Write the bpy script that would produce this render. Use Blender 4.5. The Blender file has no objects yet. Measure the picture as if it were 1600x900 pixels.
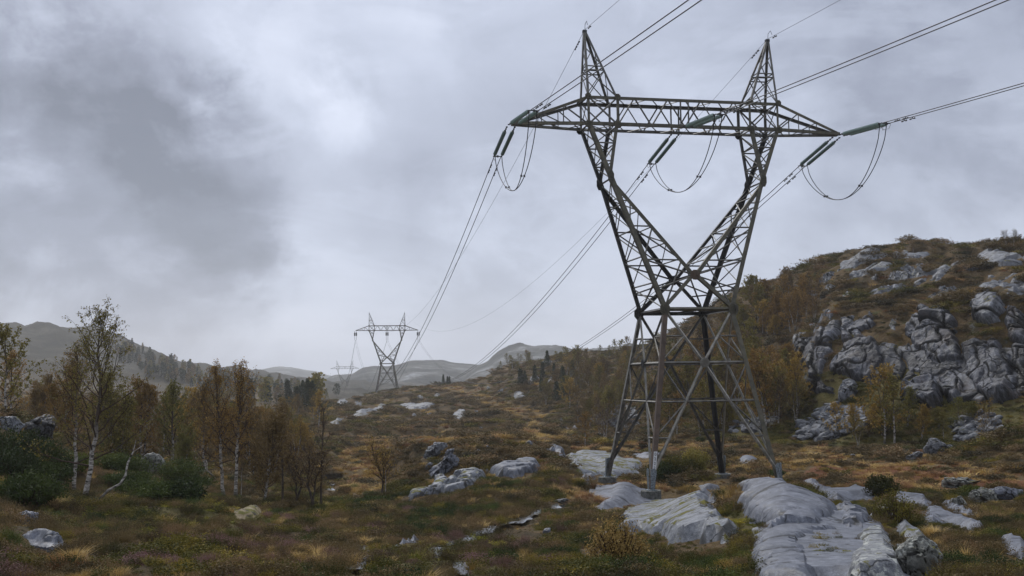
import bpy, math, random
import numpy as np
from mathutils import Vector, Matrix
random.seed(7)
S = bpy.context.scene
C = S.collection
# ------------------------------------------------------------------ camera (eye at the origin, looking along +Y)
FPX, PITCH, ROLL = 1701.66, 0.0820, -0.0138          # focal length in pixels of a 1600 wide frame
cam_d = bpy.data.cameras.new('camera'); cam = bpy.data.objects.new('camera', cam_d); C.objects.link(cam)
_F = Vector((0, math.cos(PITCH), math.sin(PITCH))); _U0 = Vector((0, -math.sin(PITCH), math.cos(PITCH))); _R0 = Vector((1, 0, 0))
_R = _R0*math.cos(ROLL) + _U0*math.sin(ROLL); _U = _U0*math.cos(ROLL) - _R0*math.sin(ROLL)
cam.matrix_world = Matrix(((_R.x, _U.x, -_F.x, 0), (_R.y, _U.y, -_F.y, 0), (_R.z, _U.z, -_F.z, 0), (0, 0, 0, 1)))
cam_d.sensor_width = 36; cam_d.lens = 36*FPX/1600; cam_d.clip_start = 0.1; cam_d.clip_end = 30000
S.camera = cam
# ------------------------------------------------------------------ exposure
S.view_settings.view_transform = 'Standard'; S.view_settings.look = 'None'
S.view_settings.exposure = 0.55; S.view_settings.gamma = 1
S.cycles.max_bounces = 6; S.cycles.diffuse_bounces = 2; S.cycles.glossy_bounces = 2; S.cycles.transmission_bounces = 4; S.cycles.volume_bounces = 5
# ------------------------------------------------------------------ sun: weak and very soft, behind the clouds
SUN_EL, SUN_AZ = math.radians(48), math.radians(-25)   # azimuth from +Y towards +X
sd = bpy.data.lights.new('sun', 'SUN'); sd.energy = 1.5; sd.angle = math.radians(25); sd.color = (1, .97, .93)
so = bpy.data.objects.new('sun', sd); C.objects.link(so)
_sv = Vector((math.sin(SUN_AZ)*math.cos(SUN_EL), math.cos(SUN_AZ)*math.cos(SUN_EL), math.sin(SUN_EL)))
so.rotation_euler = _sv.to_track_quat('Z', 'Y').to_euler()
# ------------------------------------------------------------------ node helper
class NT:
    def __init__(s, nt): s.t = nt; s.n = nt.nodes; s.l = nt.links
    def new(s, typ, ins=None, **kw):
        n = s.n.new(typ)
        for k, v in kw.items(): setattr(n, k, v)
        for k, v in (ins or {}).items(): s.set(n, k, v)
        return n
    def set(s, n, k, v):
        i = n.inputs[k]
        if isinstance(v, bpy.types.NodeSocket): s.l.new(v, i)
        elif isinstance(v, bpy.types.Node): s.l.new(v.outputs[0], i)
        else: i.default_value = (v[0], v[1], v[2], 1) if (isinstance(v, tuple) and len(v) == 3 and len(i.default_value) == 4) else v
    def math(s, op, a, b=None, c=None, clamp=False):
        n = s.n.new('ShaderNodeMath'); n.operation = op; n.use_clamp = clamp
        for i, v in enumerate((a, b, c)):
            if v is not None: s.set(n, i, v)
        return n.outputs[0]
    def ramp(s, fac, stops, interp='LINEAR'):
        n = s.n.new('ShaderNodeValToRGB'); n.color_ramp.interpolation = interp
        e = n.color_ramp.elements
        while len(e) < len(stops): e.new(.5)
        for q, (p, c) in zip(e, stops): q.position = p; q.color = (c[0], c[1], c[2], 1) if len(c) == 3 else c
        s.set(n, 0, fac); return n.outputs[0]
    def mix(s, fac, a, b, mode='MIX'):
        n = s.n.new('ShaderNodeMix'); n.data_type = 'RGBA'; n.blend_type = mode
        for k, v in ((0, fac), (6, a), (7, b)):
            i = n.inputs[k]
            if isinstance(v, bpy.types.NodeSocket): s.l.new(v, i)
            else: i.default_value = v if k == 0 else ((v[0], v[1], v[2], 1) if len(v) == 3 else v)
        return n.outputs[2]
    def noise(s, vec, scale, detail=5, rough=.55, dist=0, out=0):
        n = s.new('ShaderNodeTexNoise', {'Scale': scale, 'Detail': detail, 'Roughness': rough, 'Distortion': dist})
        if vec is not None: s.l.new(vec, n.inputs['Vector'])
        return n.outputs[out]
    def mapr(s, v, a, b, c=0, d=1, smooth=True):
        n = s.new('ShaderNodeMapRange', {0: v, 1: a, 2: b, 3: c, 4: d}); n.interpolation_type = 'SMOOTHSTEP' if smooth else 'LINEAR'
        return n.outputs[0]
def lin(r, g, b):
    f = lambda c: ((c/255+.055)/1.055)**2.4 if c > 10 else c/255/12.92
    return (f(r), f(g), f(b))
# ------------------------------------------------------------------ world: Nishita sky under a full cloud layer
W = bpy.data.worlds.new('World'); S.world = W; W.use_nodes = True
t = NT(W.node_tree); t.n.clear()
def pxdir(u, v):
    d = _F + _R*((u-800)/FPX) + _U*((450-v)/FPX); return d.normalized()
out = t.new('ShaderNodeOutputWorld'); bg = t.new('ShaderNodeBackground', {'Strength': 0.15}); t.l.new(bg.outputs[0], out.inputs[0])
sky = t.new('ShaderNodeTexSky', sky_type='NISHITA', sun_disc=False, sun_elevation=SUN_EL, sun_rotation=SUN_AZ)
tc = t.new('ShaderNodeTexCoord').outputs['Generated']
sep = t.new('ShaderNodeSeparateXYZ', {0: tc})
zz = t.math('ADD', t.math('MAXIMUM', sep.outputs[2], 0.0), 0.22)
pv = t.new('ShaderNodeCombineXYZ', {0: t.math('DIVIDE', sep.outputs[0], zz), 1: t.math('DIVIDE', sep.outputs[1], zz), 2: 0.0}).outputs[0]
n1 = t.noise(pv, 1.1, 6, .5, .35); n2 = t.noise(t.new('ShaderNodeMapping', {'Vector': tc, 'Scale': (1, 1, 1.9)}).outputs[0], 7.5, 7, .6, .5)
val = t.math('ADD', t.math('MULTIPLY', t.math('SUBTRACT', n1, .5), SKY_A := .42), t.math('MULTIPLY', t.math('SUBTRACT', n2, .5), SKY_B := .36))
wob = t.math('MULTIPLY', t.math('SUBTRACT', t.noise(tc, 4.0, 6, .6, .4), .5), 1.1)
wob2 = t.math('MULTIPLY', t.math('SUBTRACT', t.noise(tc, 11, 5, .62, .3), .5), .5)
wobs = t.math('ADD', wob, wob2)
def lobe(u, v, rx, amp, hard=1.0):
    d = pxdir(u, v); dp = t.new('ShaderNodeVectorMath', {0: tc, 1: tuple(d)}, operation='DOT_PRODUCT').outputs['Value']
    ang = t.math('DIVIDE', t.math('ARCCOSINE', t.math('MINIMUM', dp, 1.0)), rx/FPX)
    f = t.mapr(t.math('ADD', ang, t.math('MULTIPLY', wobs, 2.4)), .5-hard*.4, .6+hard*.9, amp, 0)
    return f
for a in [(400, 60, 170, .13, .5), (530, 180, 110, .26, .45), (640, 100, 170, .10, .6), (800, 30, 160, .06, .8), (120, 330, 320, -.36, .6), (350, 270, 190, -.28, .5), (200, 130, 150, -.18, .7), (40, 60, 170, -.10, 1), (330, 130, 70, -.10, .5),
          (640, 290, 120, -.12, .6), (700, 210, 130, -.06, .6), (860, 200, 130, -.08, .7), (470, 400, 170, .08, .7), (200, 420, 150, .06, .6), (520, 500, 260, -.02, 1), (100, 480, 200, -.10, 1), (1000, 120, 240, .02, 1), (1540, 60, 320, -.22, 1), (1480, 330, 300, -.06, 1), (1150, 330, 260, .04, 1), (740, 420, 160, -.04, .6)]:
    val = t.math('ADD', val, lobe(*a))
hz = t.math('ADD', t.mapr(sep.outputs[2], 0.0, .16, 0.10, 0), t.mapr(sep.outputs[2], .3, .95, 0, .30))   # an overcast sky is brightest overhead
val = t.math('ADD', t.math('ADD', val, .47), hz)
n3 = t.noise(t.new('ShaderNodeMapping', {'Vector': tc, 'Scale': (1, 1, 2.2), 'Location': (3, 1, 2)}).outputs[0], 4.2, 9, .58, .8)
val = t.math('ADD', val, t.mapr(n3, .46, .56, -.05, .05))
val = t.math('ADD', t.math('MULTIPLY', val, .72), .115)
cl = t.ramp(val, [(0.0, lin(76, 81, 93)), (.25, lin(104, 109, 123)), (.5, lin(139, 145, 159)), (.75, lin(166, 171, 184)), (1.0, lin(193, 197, 206))])
cl10 = t.mix(1.0, cl, (10, 10, 10), 'MULTIPLY')
skyc = t.mix(.97, sky.outputs[0], cl10)
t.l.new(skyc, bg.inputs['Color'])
# ------------------------------------------------------------------ numpy noise
_pr = np.random.RandomState(11); _tab = _pr.rand(1024)
def _h(ix, iy, iz, s):
    n = (ix*374761393 + iy*668265263 + iz*2147483647 + s*974711) & 0xFFFFFFFF
    n = ((n ^ (n >> 13)) * 1274126177) & 0xFFFFFFFF
    return ((n ^ (n >> 16)) & 0xFFFF)/65535.0
def vn3(x, y, z, s=0):
    x, y, z = np.broadcast_arrays(np.asarray(x, float), np.asarray(y, float), np.asarray(z, float))
    ix, iy, iz = [np.floor(q).astype(np.int64) for q in (x, y, z)]
    fx, fy, fz = x-ix, y-iy, z-iz
    fx, fy, fz = [q*q*q*(q*(q*6-15)+10) for q in (fx, fy, fz)]
    r = 0
    for dx in (0, 1):
        for dy in (0, 1):
            for dz in (0, 1):
                r = r + _h(ix+dx, iy+dy, iz+dz, s)*(fx if dx else 1-fx)*(fy if dy else 1-fy)*(fz if dz else 1-fz)
    return r*2-1
def fbm(x, y, z=0, o=4, s=0, g=.5):
    r, a, f = 0, 1, 1
    for k in range(o): r = r + a*vn3(np.asarray(x)*f, np.asarray(y)*f, np.asarray(z)*f+k*3.3, s+k); a *= g; f *= 2.03
    return r
def worley(P, s=0):
    """F1, F2 and an id in 0..1 per point (N,3)"""
    I = np.floor(P).astype(np.int64); F1 = np.full(len(P), 9.); F2 = F1.copy(); ID = np.zeros(len(P)); DV = np.zeros((len(P), 3))
    for dx in (-1, 0, 1):
        for dy in (-1, 0, 1):
            for dz in (-1, 0, 1):
                c = I+(dx, dy, dz)
                q = np.stack([_h(c[:, 0], c[:, 1], c[:, 2], s+k) for k in (1, 2, 3)], 1)
                v = P-(c+q); d = np.sqrt((v*v).sum(1)); m = d < F1
                F2 = np.where(m, F1, np.minimum(F2, d)); DV[m] = v[m]
                ID = np.where(m, _h(c[:, 0], c[:, 1], c[:, 2], s+9), ID); F1 = np.where(m, d, F1)
    return F1, F2, ID, DV
# ------------------------------------------------------------------ object helpers
def mesh_np(name, V, Fq, smooth=False, attrs=None):
    """V (n,3); Fq list of face arrays, each (m,k)"""
    me = bpy.data.meshes.new(name); V = np.asarray(V, np.float32)
    Fq = [np.asarray(f, np.int32) for f in Fq if len(f)]
    me.vertices.add(len(V)); me.vertices.foreach_set('co', V.ravel())
    nl = sum(f.size for f in Fq); npoly = sum(len(f) for f in Fq)
    me.loops.add(nl); me.loops.foreach_set('vertex_index', np.concatenate([f.ravel() for f in Fq]))
    me.polygons.add(npoly)
    tot = np.concatenate([np.full(len(f), f.shape[1], np.int32) for f in Fq]); st = np.concatenate([[0], np.cumsum(tot)[:-1]]).astype(np.int32)
    me.polygons.foreach_set('loop_start', st)
    try: me.polygons.foreach_set('loop_total', tot)
    except Exception: pass
    me.polygons.foreach_set('use_smooth', np.full(npoly, smooth, bool))
    me.update(calc_edges=True)
    for k, a in (attrs or {}).items():
        at = me.attributes.new(k, 'FLOAT', 'POINT'); at.data.foreach_set('value', np.asarray(a, np.float32))
    return me
def link(name, me, mat=None, parent=None, loc=None, rot=None, **props):
    o = bpy.data.objects.new(name, me); C.objects.link(o)
    if mat is not None and me is not None and not me.materials:
        for m in (mat if isinstance(mat, (list, tuple)) else [mat]): me.materials.append(m)
    if parent is not None: o.parent = parent
    if loc is not None: o.location = loc
    if rot is not None: o.rotation_euler = rot
    for k, v in props.items(): o[k] = v
    return o
def thing(name, label, cat, loc=(0, 0, 0), rot=(0, 0, 0), group=None):
    o = link(name, None, loc=loc, rot=rot, label=label, category=cat)
    if group: o['group'] = group
    return o
def tag(o, label, cat, group=None):
    o['label'] = label; o['category'] = cat
    if group: o['group'] = group
    return o
class Geo:
    """collects tubes, boxes, quads; one mesh at the end"""
    def __init__(s): s.V = []; s.Q = []; s.T = []; s.n = 0
    def add(s, V, Q=None, T=None):
        V = np.asarray(V, float); s.V.append(V)
        if Q is not None and len(Q): s.Q.append(np.asarray(Q)+s.n)
        if T is not None and len(T): s.T.append(np.asarray(T)+s.n)
        s.n += len(V)
    def tube(s, P, r, k=6, cap=False):
        P = np.asarray(P, float); n = len(P); r = np.broadcast_to(np.asarray(r, float), (n,))
        T = np.gradient(P, axis=0); T /= np.linalg.norm(T, axis=1)[:, None]+1e-9
        a = np.array([0, 0, 1.]) if abs(T[0, 2]) < .9 else np.array([1., 0, 0])
        A = np.cross(T, a); A /= np.linalg.norm(A, axis=1)[:, None]+1e-9; B = np.cross(T, A)
        th = np.arange(k)*2*math.pi/k
        ring = P[:, None]+r[:, None, None]*(np.cos(th)[None, :, None]*A[:, None]+np.sin(th)[None, :, None]*B[:, None])
        V = ring.reshape(-1, 3); i = np.arange(n-1)[:, None]*k; j = np.arange(k)[None]
        Q = np.stack([i+j, i+(j+1) % k, i+k+(j+1) % k, i+k+j], -1).reshape(-1, 4)
        s.add(V, Q)
        if cap:
            m = s.n
            s.add(np.array([P[0], P[-1]]), None, [[m-m, 0, 0]][:0])
            b = m-len(V)
            s.T.append(np.array([[m, b+(q+1) % k, b+q] for q in range(k)]+[[m+1, b+(n-1)*k+q, b+(n-1)*k+(q+1) % k] for q in range(k)]))
    def box(s, c, d, M=None):
        V = np.array([[x, y, z] for x in (-1, 1) for y in (-1, 1) for z in (-1, 1)])*np.asarray(d)/2.
        if M is not None: V = V@np.asarray(M).T
        s.add(V+np.asarray(c), [[0, 1, 3, 2], [4, 6, 7, 5], [0, 4, 5, 1], [2, 3, 7, 6], [0, 2, 6, 4], [1, 5, 7, 3]])
    def mesh(s, name, smooth=False, off=None):
        V = np.concatenate(s.V)
        if off is not None: V = V-np.asarray(off)
        F = []
        if s.Q: F.append(np.concatenate(s.Q))
        if s.T: F.append(np.concatenate(s.T))
        return mesh_np(name, V, F, smooth)
def lathe(P, k=16):
    g = Geo(); th = np.arange(k)*2*math.pi/k; P = np.asarray(P, float); n = len(P)
    V = np.stack([P[:, 0][:, None]*np.cos(th), P[:, 0][:, None]*np.sin(th), np.repeat(P[:, 1][:, None], k, 1)], -1).reshape(-1, 3)
    i = np.arange(n-1)[:, None]*k; j = np.arange(k)[None]
    g.add(V, np.stack([i+j, i+(j+1) % k, i+k+(j+1) % k, i+k+j], -1).reshape(-1, 4)); return g
# ------------------------------------------------------------------ materials
def mat(name, rough=.8, spec=.3):
    m = bpy.data.materials.new(name); m.use_nodes = True; t = NT(m.node_tree); b = t.n['Principled BSDF']
    b.inputs['Roughness'].default_value = rough; b.inputs['Specular IOR Level'].default_value = spec
    return m, t, b
def m_rock(name, base, dark, light, scale=1.0, rough=.5, lichen=.3, streak=0.0, moss=0.0, bump=.6, crack=1.0, warm=0.0):
    m, t, b = mat(name, rough, .32)
    geo = t.new('ShaderNodeNewGeometry'); pos = geo.outputs['Position']
    mp = t.new('ShaderNodeMapping', {'Vector': pos, 'Scale': (scale, scale, scale*(1-.8*streak)), 'Rotation': (.2, .35, .5)}).outputs[0]
    a = t.noise(mp, .9, 7, .62); c = t.noise(mp, 6, 6, .7); f = t.noise(mp, 45, 3, .7)
    mpl = t.new('ShaderNodeMapping', {'Vector': pos, 'Scale': (scale*.9, scale*2.6, scale*2.2), 'Rotation': (.5, .2, .7)}).outputs[0]
    band = t.noise(mpl, 2.6, 6, .68, .3)
    s = t.math('ADD', t.math('ADD', t.math('MULTIPLY', a, .45 if scale < 1 else .22), t.math('MULTIPLY', c, .3 if scale < 1 else .5)), t.math('ADD', t.math('MULTIPLY', f, .24), t.math('MULTIPLY', band, .13)))
    col = t.ramp(s, [(.42, dark), (.55, base), (.67, light)])
    lic = t.mapr(t.noise(mp, 3.1, 6, .75), .62-.12*lichen, .68-.12*lichen)
    col = t.mix(t.math('MULTIPLY', lic, min(.7, lichen)), col, lin(176, 178, 168))
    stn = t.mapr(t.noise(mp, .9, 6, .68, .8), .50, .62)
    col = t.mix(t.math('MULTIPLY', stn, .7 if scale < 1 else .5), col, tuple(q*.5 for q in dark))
    mpc = t.new('ShaderNodeMapping', {'Vector': pos, 'Scale': (scale*.75, scale*1.5, scale*1.3), 'Rotation': (.5, .2, .7)}).outputs[0]
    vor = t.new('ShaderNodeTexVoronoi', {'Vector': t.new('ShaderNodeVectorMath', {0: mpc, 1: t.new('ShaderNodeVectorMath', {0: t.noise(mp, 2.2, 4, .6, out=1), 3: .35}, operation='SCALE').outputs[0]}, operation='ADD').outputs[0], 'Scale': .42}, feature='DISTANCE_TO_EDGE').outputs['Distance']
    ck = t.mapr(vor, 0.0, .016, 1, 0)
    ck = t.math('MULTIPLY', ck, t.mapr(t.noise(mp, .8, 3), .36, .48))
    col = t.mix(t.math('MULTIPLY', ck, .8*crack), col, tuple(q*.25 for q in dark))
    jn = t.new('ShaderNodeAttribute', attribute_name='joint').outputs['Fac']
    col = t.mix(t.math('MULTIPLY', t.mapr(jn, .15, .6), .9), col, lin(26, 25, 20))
    if streak:   # black seepage streaks running down the faces; they also paint in the crag's shade
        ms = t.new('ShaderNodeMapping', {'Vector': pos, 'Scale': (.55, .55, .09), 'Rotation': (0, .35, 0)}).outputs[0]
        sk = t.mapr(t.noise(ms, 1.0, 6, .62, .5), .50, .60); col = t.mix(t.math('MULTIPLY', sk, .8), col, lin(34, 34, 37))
    if warm: col = t.mix(t.math('MULTIPLY', t.mapr(t.noise(mp, 1.1, 4), .5, .7), warm), col, lin(110, 92, 74))
    if moss:
        nz = t.new('ShaderNodeSeparateXYZ', {0: geo.outputs['Normal']}).outputs[2]
        mo = t.mapr(t.math('ADD', t.noise(mp, 1.3, 6, .7), t.math('MULTIPLY', nz, .18)), .78-.2*moss, .84-.2*moss)
        col = t.mix(mo, col, t.mix(t.noise(mp, 9, 3), lin(60, 62, 22), lin(108, 102, 42)))
        t.set(b, 'Roughness', t.mapr(mo, 0, 1, rough, .95))
    t.set(b, 'Base Color', col)
    if not moss: t.set(b, 'Roughness', t.mapr(c, .3, .7, rough-.12, rough+.2))
    hh = t.math('ADD', t.math('ADD', t.math('MULTIPLY', c, .45), t.math('MULTIPLY', f, .3)), t.math('SUBTRACT', t.math('MULTIPLY', band, .04), t.math('MULTIPLY', ck, .9*crack)))
    bp = t.new('ShaderNodeBump', {'Strength': bump, 'Distance': .07/scale if scale < 1 else .018, 'Height': hh}); t.set(b, 'Normal', bp.outputs[0])
    return m
ROCK_SLAB = m_rock('wet_slab', lin(94, 97, 105), lin(42, 44, 49), lin(136, 139, 147), 1.0, .5, .22, bump=1.0)
ROCK_MOSS = m_rock('mossy_slab', lin(104, 107, 112), lin(52, 54, 57), lin(144, 146, 150), 1.0, .55, .3, moss=.48, bump=1.0)
ROCK_BOULDER = m_rock('lichen_boulder', lin(98, 98, 92), lin(58, 58, 54), lin(130, 130, 120), 1.4, .6, .6, moss=.35)
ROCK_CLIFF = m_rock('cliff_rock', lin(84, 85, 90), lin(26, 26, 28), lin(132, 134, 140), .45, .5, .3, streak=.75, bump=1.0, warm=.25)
ROCK_HILL = m_rock('hill_rock', lin(96, 98, 102), lin(46, 46, 48), lin(134, 137, 142), .5, .5, .3, bump=1.0, moss=.18)
ROCK_DARK = m_rock('dark_rock', lin(66, 66, 68), lin(30, 30, 32), lin(100, 101, 106), .5, .5, .2, streak=.6, bump=1.0)  # darker rock; on the crag it paints the shade of recesses and overhangs
# ------------------------------------------------------------------ terrain: knots (distance, picture row) per picture column
COLS = {
 -200: [(16,960),(20,880),(32,780),(47,690),(60,645),(72,630),(90,640),(150,650),(300,625),(500,600),(800,508),(1200,518),(2500,575),(4000,586)],
 0: [(16,960),(20,890),(32,812),(47,745),(56,700),(66,662),(75,652),(90,662),(150,660),(300,630),(500,602),(800,512),(1200,522),(2500,575),(4000,586)],
 100: [(16,940),(20,888),(32,822),(47,778),(56,742),(68,700),(80,685),(100,688),(150,670),(300,633),(500,605),(800,520),(1200,530),(2500,578),(4000,588)],
 200: [(16,925),(20,885),(32,830),(47,786),(60,756),(78,728),(95,710),(120,696),(160,672),(250,648),(330,634),(500,615),(800,539),(1000,548),(2500,582),(4000,590)],
 300: [(16,918),(20,885),(32,833),(47,789),(60,768),(80,742),(100,722),(150,688),(200,665),(300,638),(400,628),(560,610),(800,572),(1000,578),(2500,588),(4000,592)],
 400: [(16,916),(20,885),(32,838),(47,792),(60,772),(80,748),(100,728),(150,692),(200,668),(300,640),(400,630),(560,612),(800,585),(1000,588),(2500,592),(4000,592)],
 500: [(16,914),(20,884),(32,842),(47,798),(60,778),(80,755),(100,730),(130,704),(160,680),(200,655),(240,634),(275,627),(330,645),(450,640),(700,605),(1200,604),(4000,595)],
 600: [(16,910),(20,884),(32,845),(47,802),(60,780),(78,756),(100,716),(130,695),(165,678),(210,655),(270,632),(368,613),(420,622),(500,640),(700,620),(1200,604),(4000,595)],
 660: [(16,908),(20,882),(32,845),(47,800),(58,776),(72,735),(80,705),(90,700),(104,712),(130,695),(165,680),(210,655),(270,628),(350,604),(400,616),(500,640),(1200,604),(4000,595)],
 740: [(16,908),(20,882),(32,845),(47,798),(58,764),(70,725),(80,697),(90,691),(104,705),(130,692),(165,676),(210,650),(270,620),(330,595),(380,606),(500,635),(1200,604),(4000,595)],
 820: [(16,908),(20,882),(32,846),(45,802),(56,765),(70,726),(80,702),(90,694),(104,704),(130,690),(165,674),(200,652),(240,612),(290,576),(320,568),(380,590),(1200,604),(4000,595)],
 900: [(16,908),(20,882),(32,848),(45,806),(56,774),(66,748),(80,724),(95,706),(130,690),(160,676),(190,652),(230,606),(270,566),(300,556),(360,585),(1200,604),(4000,595)],
 1000: [(16,908),(20,886),(30,856),(45,806),(54,792),(58,786),(62,776),(75,744),(95,712),(120,692),(145,672),(175,632),(215,580),(250,550),(285,546),(350,580),(1200,604),(4000,595)],
 1080: [(16,925),(20,898),(28,852),(35,806),(41,788),(52,790),(58,784),(62,774),(75,744),(95,708),(112,692),(128,665),(150,610),(175,548),(200,512),(235,508),(300,540),(1200,600),(4000,595)],
 1150: [(16,918),(20,888),(26,852),(31,805),(36,772),(40,766),(47,783),(62,766),(75,742),(95,706),(110,688),(124,658),(145,590),(165,520),(188,474),(220,468),(300,520),(1200,600),(4000,595)],
 1220: [(16,912),(20,880),(26,832),(31,782),(35,763),(39,762),(47,782),(62,764),(75,742),(92,712),(107,690),(118,662),(135,600),(155,525),(182,452),(220,446),(300,500),(1200,600),(4000,595)],
 1300: [(16,912),(20,882),(26,842),(31,808),(36,796),(45,790),(62,762),(75,740),(90,712),(102,690),(110,655),(115,600),(121,535),(130,492),(150,450),(176,416),(225,420),(300,470),(1200,600),(4000,595)],
 1400: [(16,908),(20,880),(26,846),(34,814),(45,792),(60,765),(75,739),(88,712),(98,690),(105,655),(110,600),(116,520),(124,478),(142,436),(168,398),(215,405),(300,460),(1200,600),(4000,595)],
 1500: [(16,908),(20,882),(26,850),(34,822),(45,797),(60,768),(75,739),(86,712),(95,690),(102,648),(107,598),(113,520),(121,470),(138,434),(166,397),(215,402),(300,460),(1200,600),(4000,595)],
 1600: [(16,908),(20,884),(26,854),(34,826),(45,800),(60,770),(72,742),(83,708),(91,676),(98,632),(104,575),(110,495),(118,450),(136,415),(162,390),(212,396),(300,450),(1200,600),(4000,595)],
 1800: [(16,915),(20,890),(26,858),(34,826),(45,800),(58,768),(70,738),(80,700),(88,660),(95,610),(101,550),(107,470),(116,425),(134,392),(158,372),(208,380),(300,440),(1200,600),(4000,595)],
}
def raydir(u, v):
    u = np.asarray(u, float); v = np.asarray(v, float)
    a = (u-800)/FPX; b = (450-v)/FPX
    return np.stack([_F[k]+a*_R[k]+b*_U[k] for k in range(3)], -1)
def toscreen(P):
    P = np.asarray(P, float); d = P@np.array(_F); d = np.where(d > .1, d, .1)
    return 800+FPX*(P@np.array(_R))/d, 450-FPX*(P@np.array(_U))/d
def inpoly(x, y, P):
    x = np.asarray(x); y = np.asarray(y); r = np.zeros(x.shape, bool); n = len(P)
    for i in range(n):
        (x1, y1), (x2, y2) = P[i], P[(i+1) % n]
        c = (y1 > y) != (y2 > y)
        with np.errstate(all='ignore'): r ^= c & (x < (x2-x1)*(y-y1)/((y2-y1) if y2 != y1 else 1e-9)+x1)
    return r
def pchip(x, y, xq):
    x = np.asarray(x, float); y = np.asarray(y, float); h = np.diff(x); d = np.diff(y)/h; m = np.zeros(len(x)); m[0] = d[0]; m[-1] = d[-1]
    for i in range(1, len(x)-1):
        if d[i-1]*d[i] > 0: w1 = 2*h[i]+h[i-1]; w2 = h[i]+2*h[i-1]; m[i] = (w1+w2)/(w1/d[i-1]+w2/d[i])
    i = np.clip(np.searchsorted(x, xq)-1, 0, len(x)-2); s = np.clip((xq-x[i])/h[i], 0, 1)
    return (2*s**3-3*s**2+1)*y[i]+(s**3-2*s**2+s)*h[i]*m[i]+(-2*s**3+3*s**2)*y[i+1]+(s**3-s**2)*h[i]*m[i+1]
DA = np.unique(np.concatenate([np.exp(np.linspace(math.log(.6), math.log(14), 26)), np.exp(np.linspace(math.log(14), math.log(95), 260)), np.linspace(95, 190, 190), np.exp(np.linspace(math.log(190), math.log(420), 90)), np.exp(np.linspace(math.log(420), math.log(3600), 80))]))
LD = np.log(DA)
caz = []; cprof = []
for u in sorted(COLS):
    K = COLS[u]; ds = [math.log(.6), math.log(2.5), math.log(8)]; es = [-1.72/.6, -1.78/2.5, -2.15/8]
    for D, v in K:
        d = raydir(u, v); es.append(d[2]/math.hypot(d[0], d[1])); ds.append(math.log(D))
    d = raydir(u, 600); caz.append(math.atan2(d[0], d[1])); zs = [e*math.exp(l) for e, l in zip(es, ds)]
    # interpolate height in the near field, elevation further out
    z1 = pchip(ds, zs, LD); z2 = pchip(ds[2:], es[2:], LD)*DA; w = np.clip((LD-math.log(12))/(math.log(18)-math.log(12)), 0, 1)
    cprof.append(z1*(1-w)+z2*w)
back = -1.9-2.2*np.clip(LD-math.log(8), 0, 9)
caz = [-math.pi]+caz+[math.pi]; cprof = [back]+cprof+[back]; cprof = np.array(cprof)
AZ = np.unique(np.concatenate([np.linspace(-math.pi, -.62, 40), np.linspace(-.62, .62, 620), np.linspace(.62, math.pi, 40)]))
Z = np.array([pchip(caz, cprof[:, j], AZ) for j in range(len(DA))]).T        # (az, D)
for _ in range(3):                                                          # soften the columns
    Zs = Z.copy(); Zs[1:-1] = .25*Z[:-2]+.5*Z[1:-1]+.25*Z[2:]; Z = Zs
X = np.sin(AZ)[:, None]*DA[None]; Y = np.cos(AZ)[:, None]*DA[None]; DD = np.broadcast_to(DA[None], X.shape)
sm = lambda x, a, b: np.clip((x-a)/(b-a), 0, 1)**2*(3-2*np.clip((x-a)/(b-a), 0, 1))
# terrain relief
def crop(pts, k, ox, oy): return [(ox+x/k, oy+y/k) for x, y in pts]
def cb(*p): return crop(p, 2.646, 380, 560)
STREAM = [cb((752,805),(800,785),(835,792),(825,822),(762,824)), cb((800,795),(865,768),(930,742),(1000,714),(1050,688),(1052,706),(1000,730),(920,756),(860,782)), cb((1045,700),(1090,680),(1140,675),(1200,635),(1240,618),(1250,630),(1200,655),(1150,690),(1080,700)), cb((1238,628),(1290,606),(1345,604),(1330,616),(1270,622))]
POOLS = [cb((482,782),(520,776),(538,806),(502,826),(495,862),(470,898),(412,862),(420,852),(470,868),(482,830)), cb((452,720),(475,718),(480,735),(462,738)), cb((872,848),(908,842),(932,894),(886,902)), cb((640,898),(680,872),(700,900))]
BROOK = [cb((328,492),(350,480),(405,474),(408,488),(370,500),(335,506)), cb((335,522),(365,520),(372,540),(345,545)), cb((298,388),(336,384),(338,394),(302,398)), cb((200,308),(240,302),(295,308),(290,314),(210,314)), cb((350,312),(376,308),(374,318))]
BOG = [[(520,748),(528,705),(560,682),(700,681),(900,681),(905,692),(800,694),(640,697),(615,715),(600,770),(540,775)],
       [(795,690),(815,655),(760,636),(690,614),(670,604),(720,604),(790,626),(860,650),(850,690)],
       [(1120,742),(1160,712),(1270,700),(1400,722),(1620,742),(1620,772),(1420,778),(1300,772),(1230,752)],
       [(860,772),(930,756),(1010,742),(1230,760),(1215,790),(1140,800),(1060,790),(1000,790),(900,800)],
       [(60,930),(80,880),(120,866),(230,890),(260,930)], [(1040,705),(1180,705),(1180,690),(960,690)], [(870,700),(960,694),(1100,720),(960,724)]]
RED = [[(1230,758),(1270,728),(1400,728),(1500,740),(1620,752),(1620,770),(1400,764)]]
GREENP = [[(430,795),(440,742),(500,745),(520,795)], [(150,800),(330,770),(520,800),(400,830),(200,830)], [(1060,790),(1190,770),(1200,850),(1060,800)], [(1000,600),(1600,560),(1600,700),(1100,690)], [(40,770),(140,790),(200,850),(60,850)], [(600,860),(760,830),(780,900),(600,900)]]
HEATHP = [[(250,830),(420,800),(640,800),(860,850),(900,900),(200,900)], [(860,720),(930,800),(960,900),(840,900)], [(0,700),(60,760),(60,900),(0,900)]]
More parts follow.
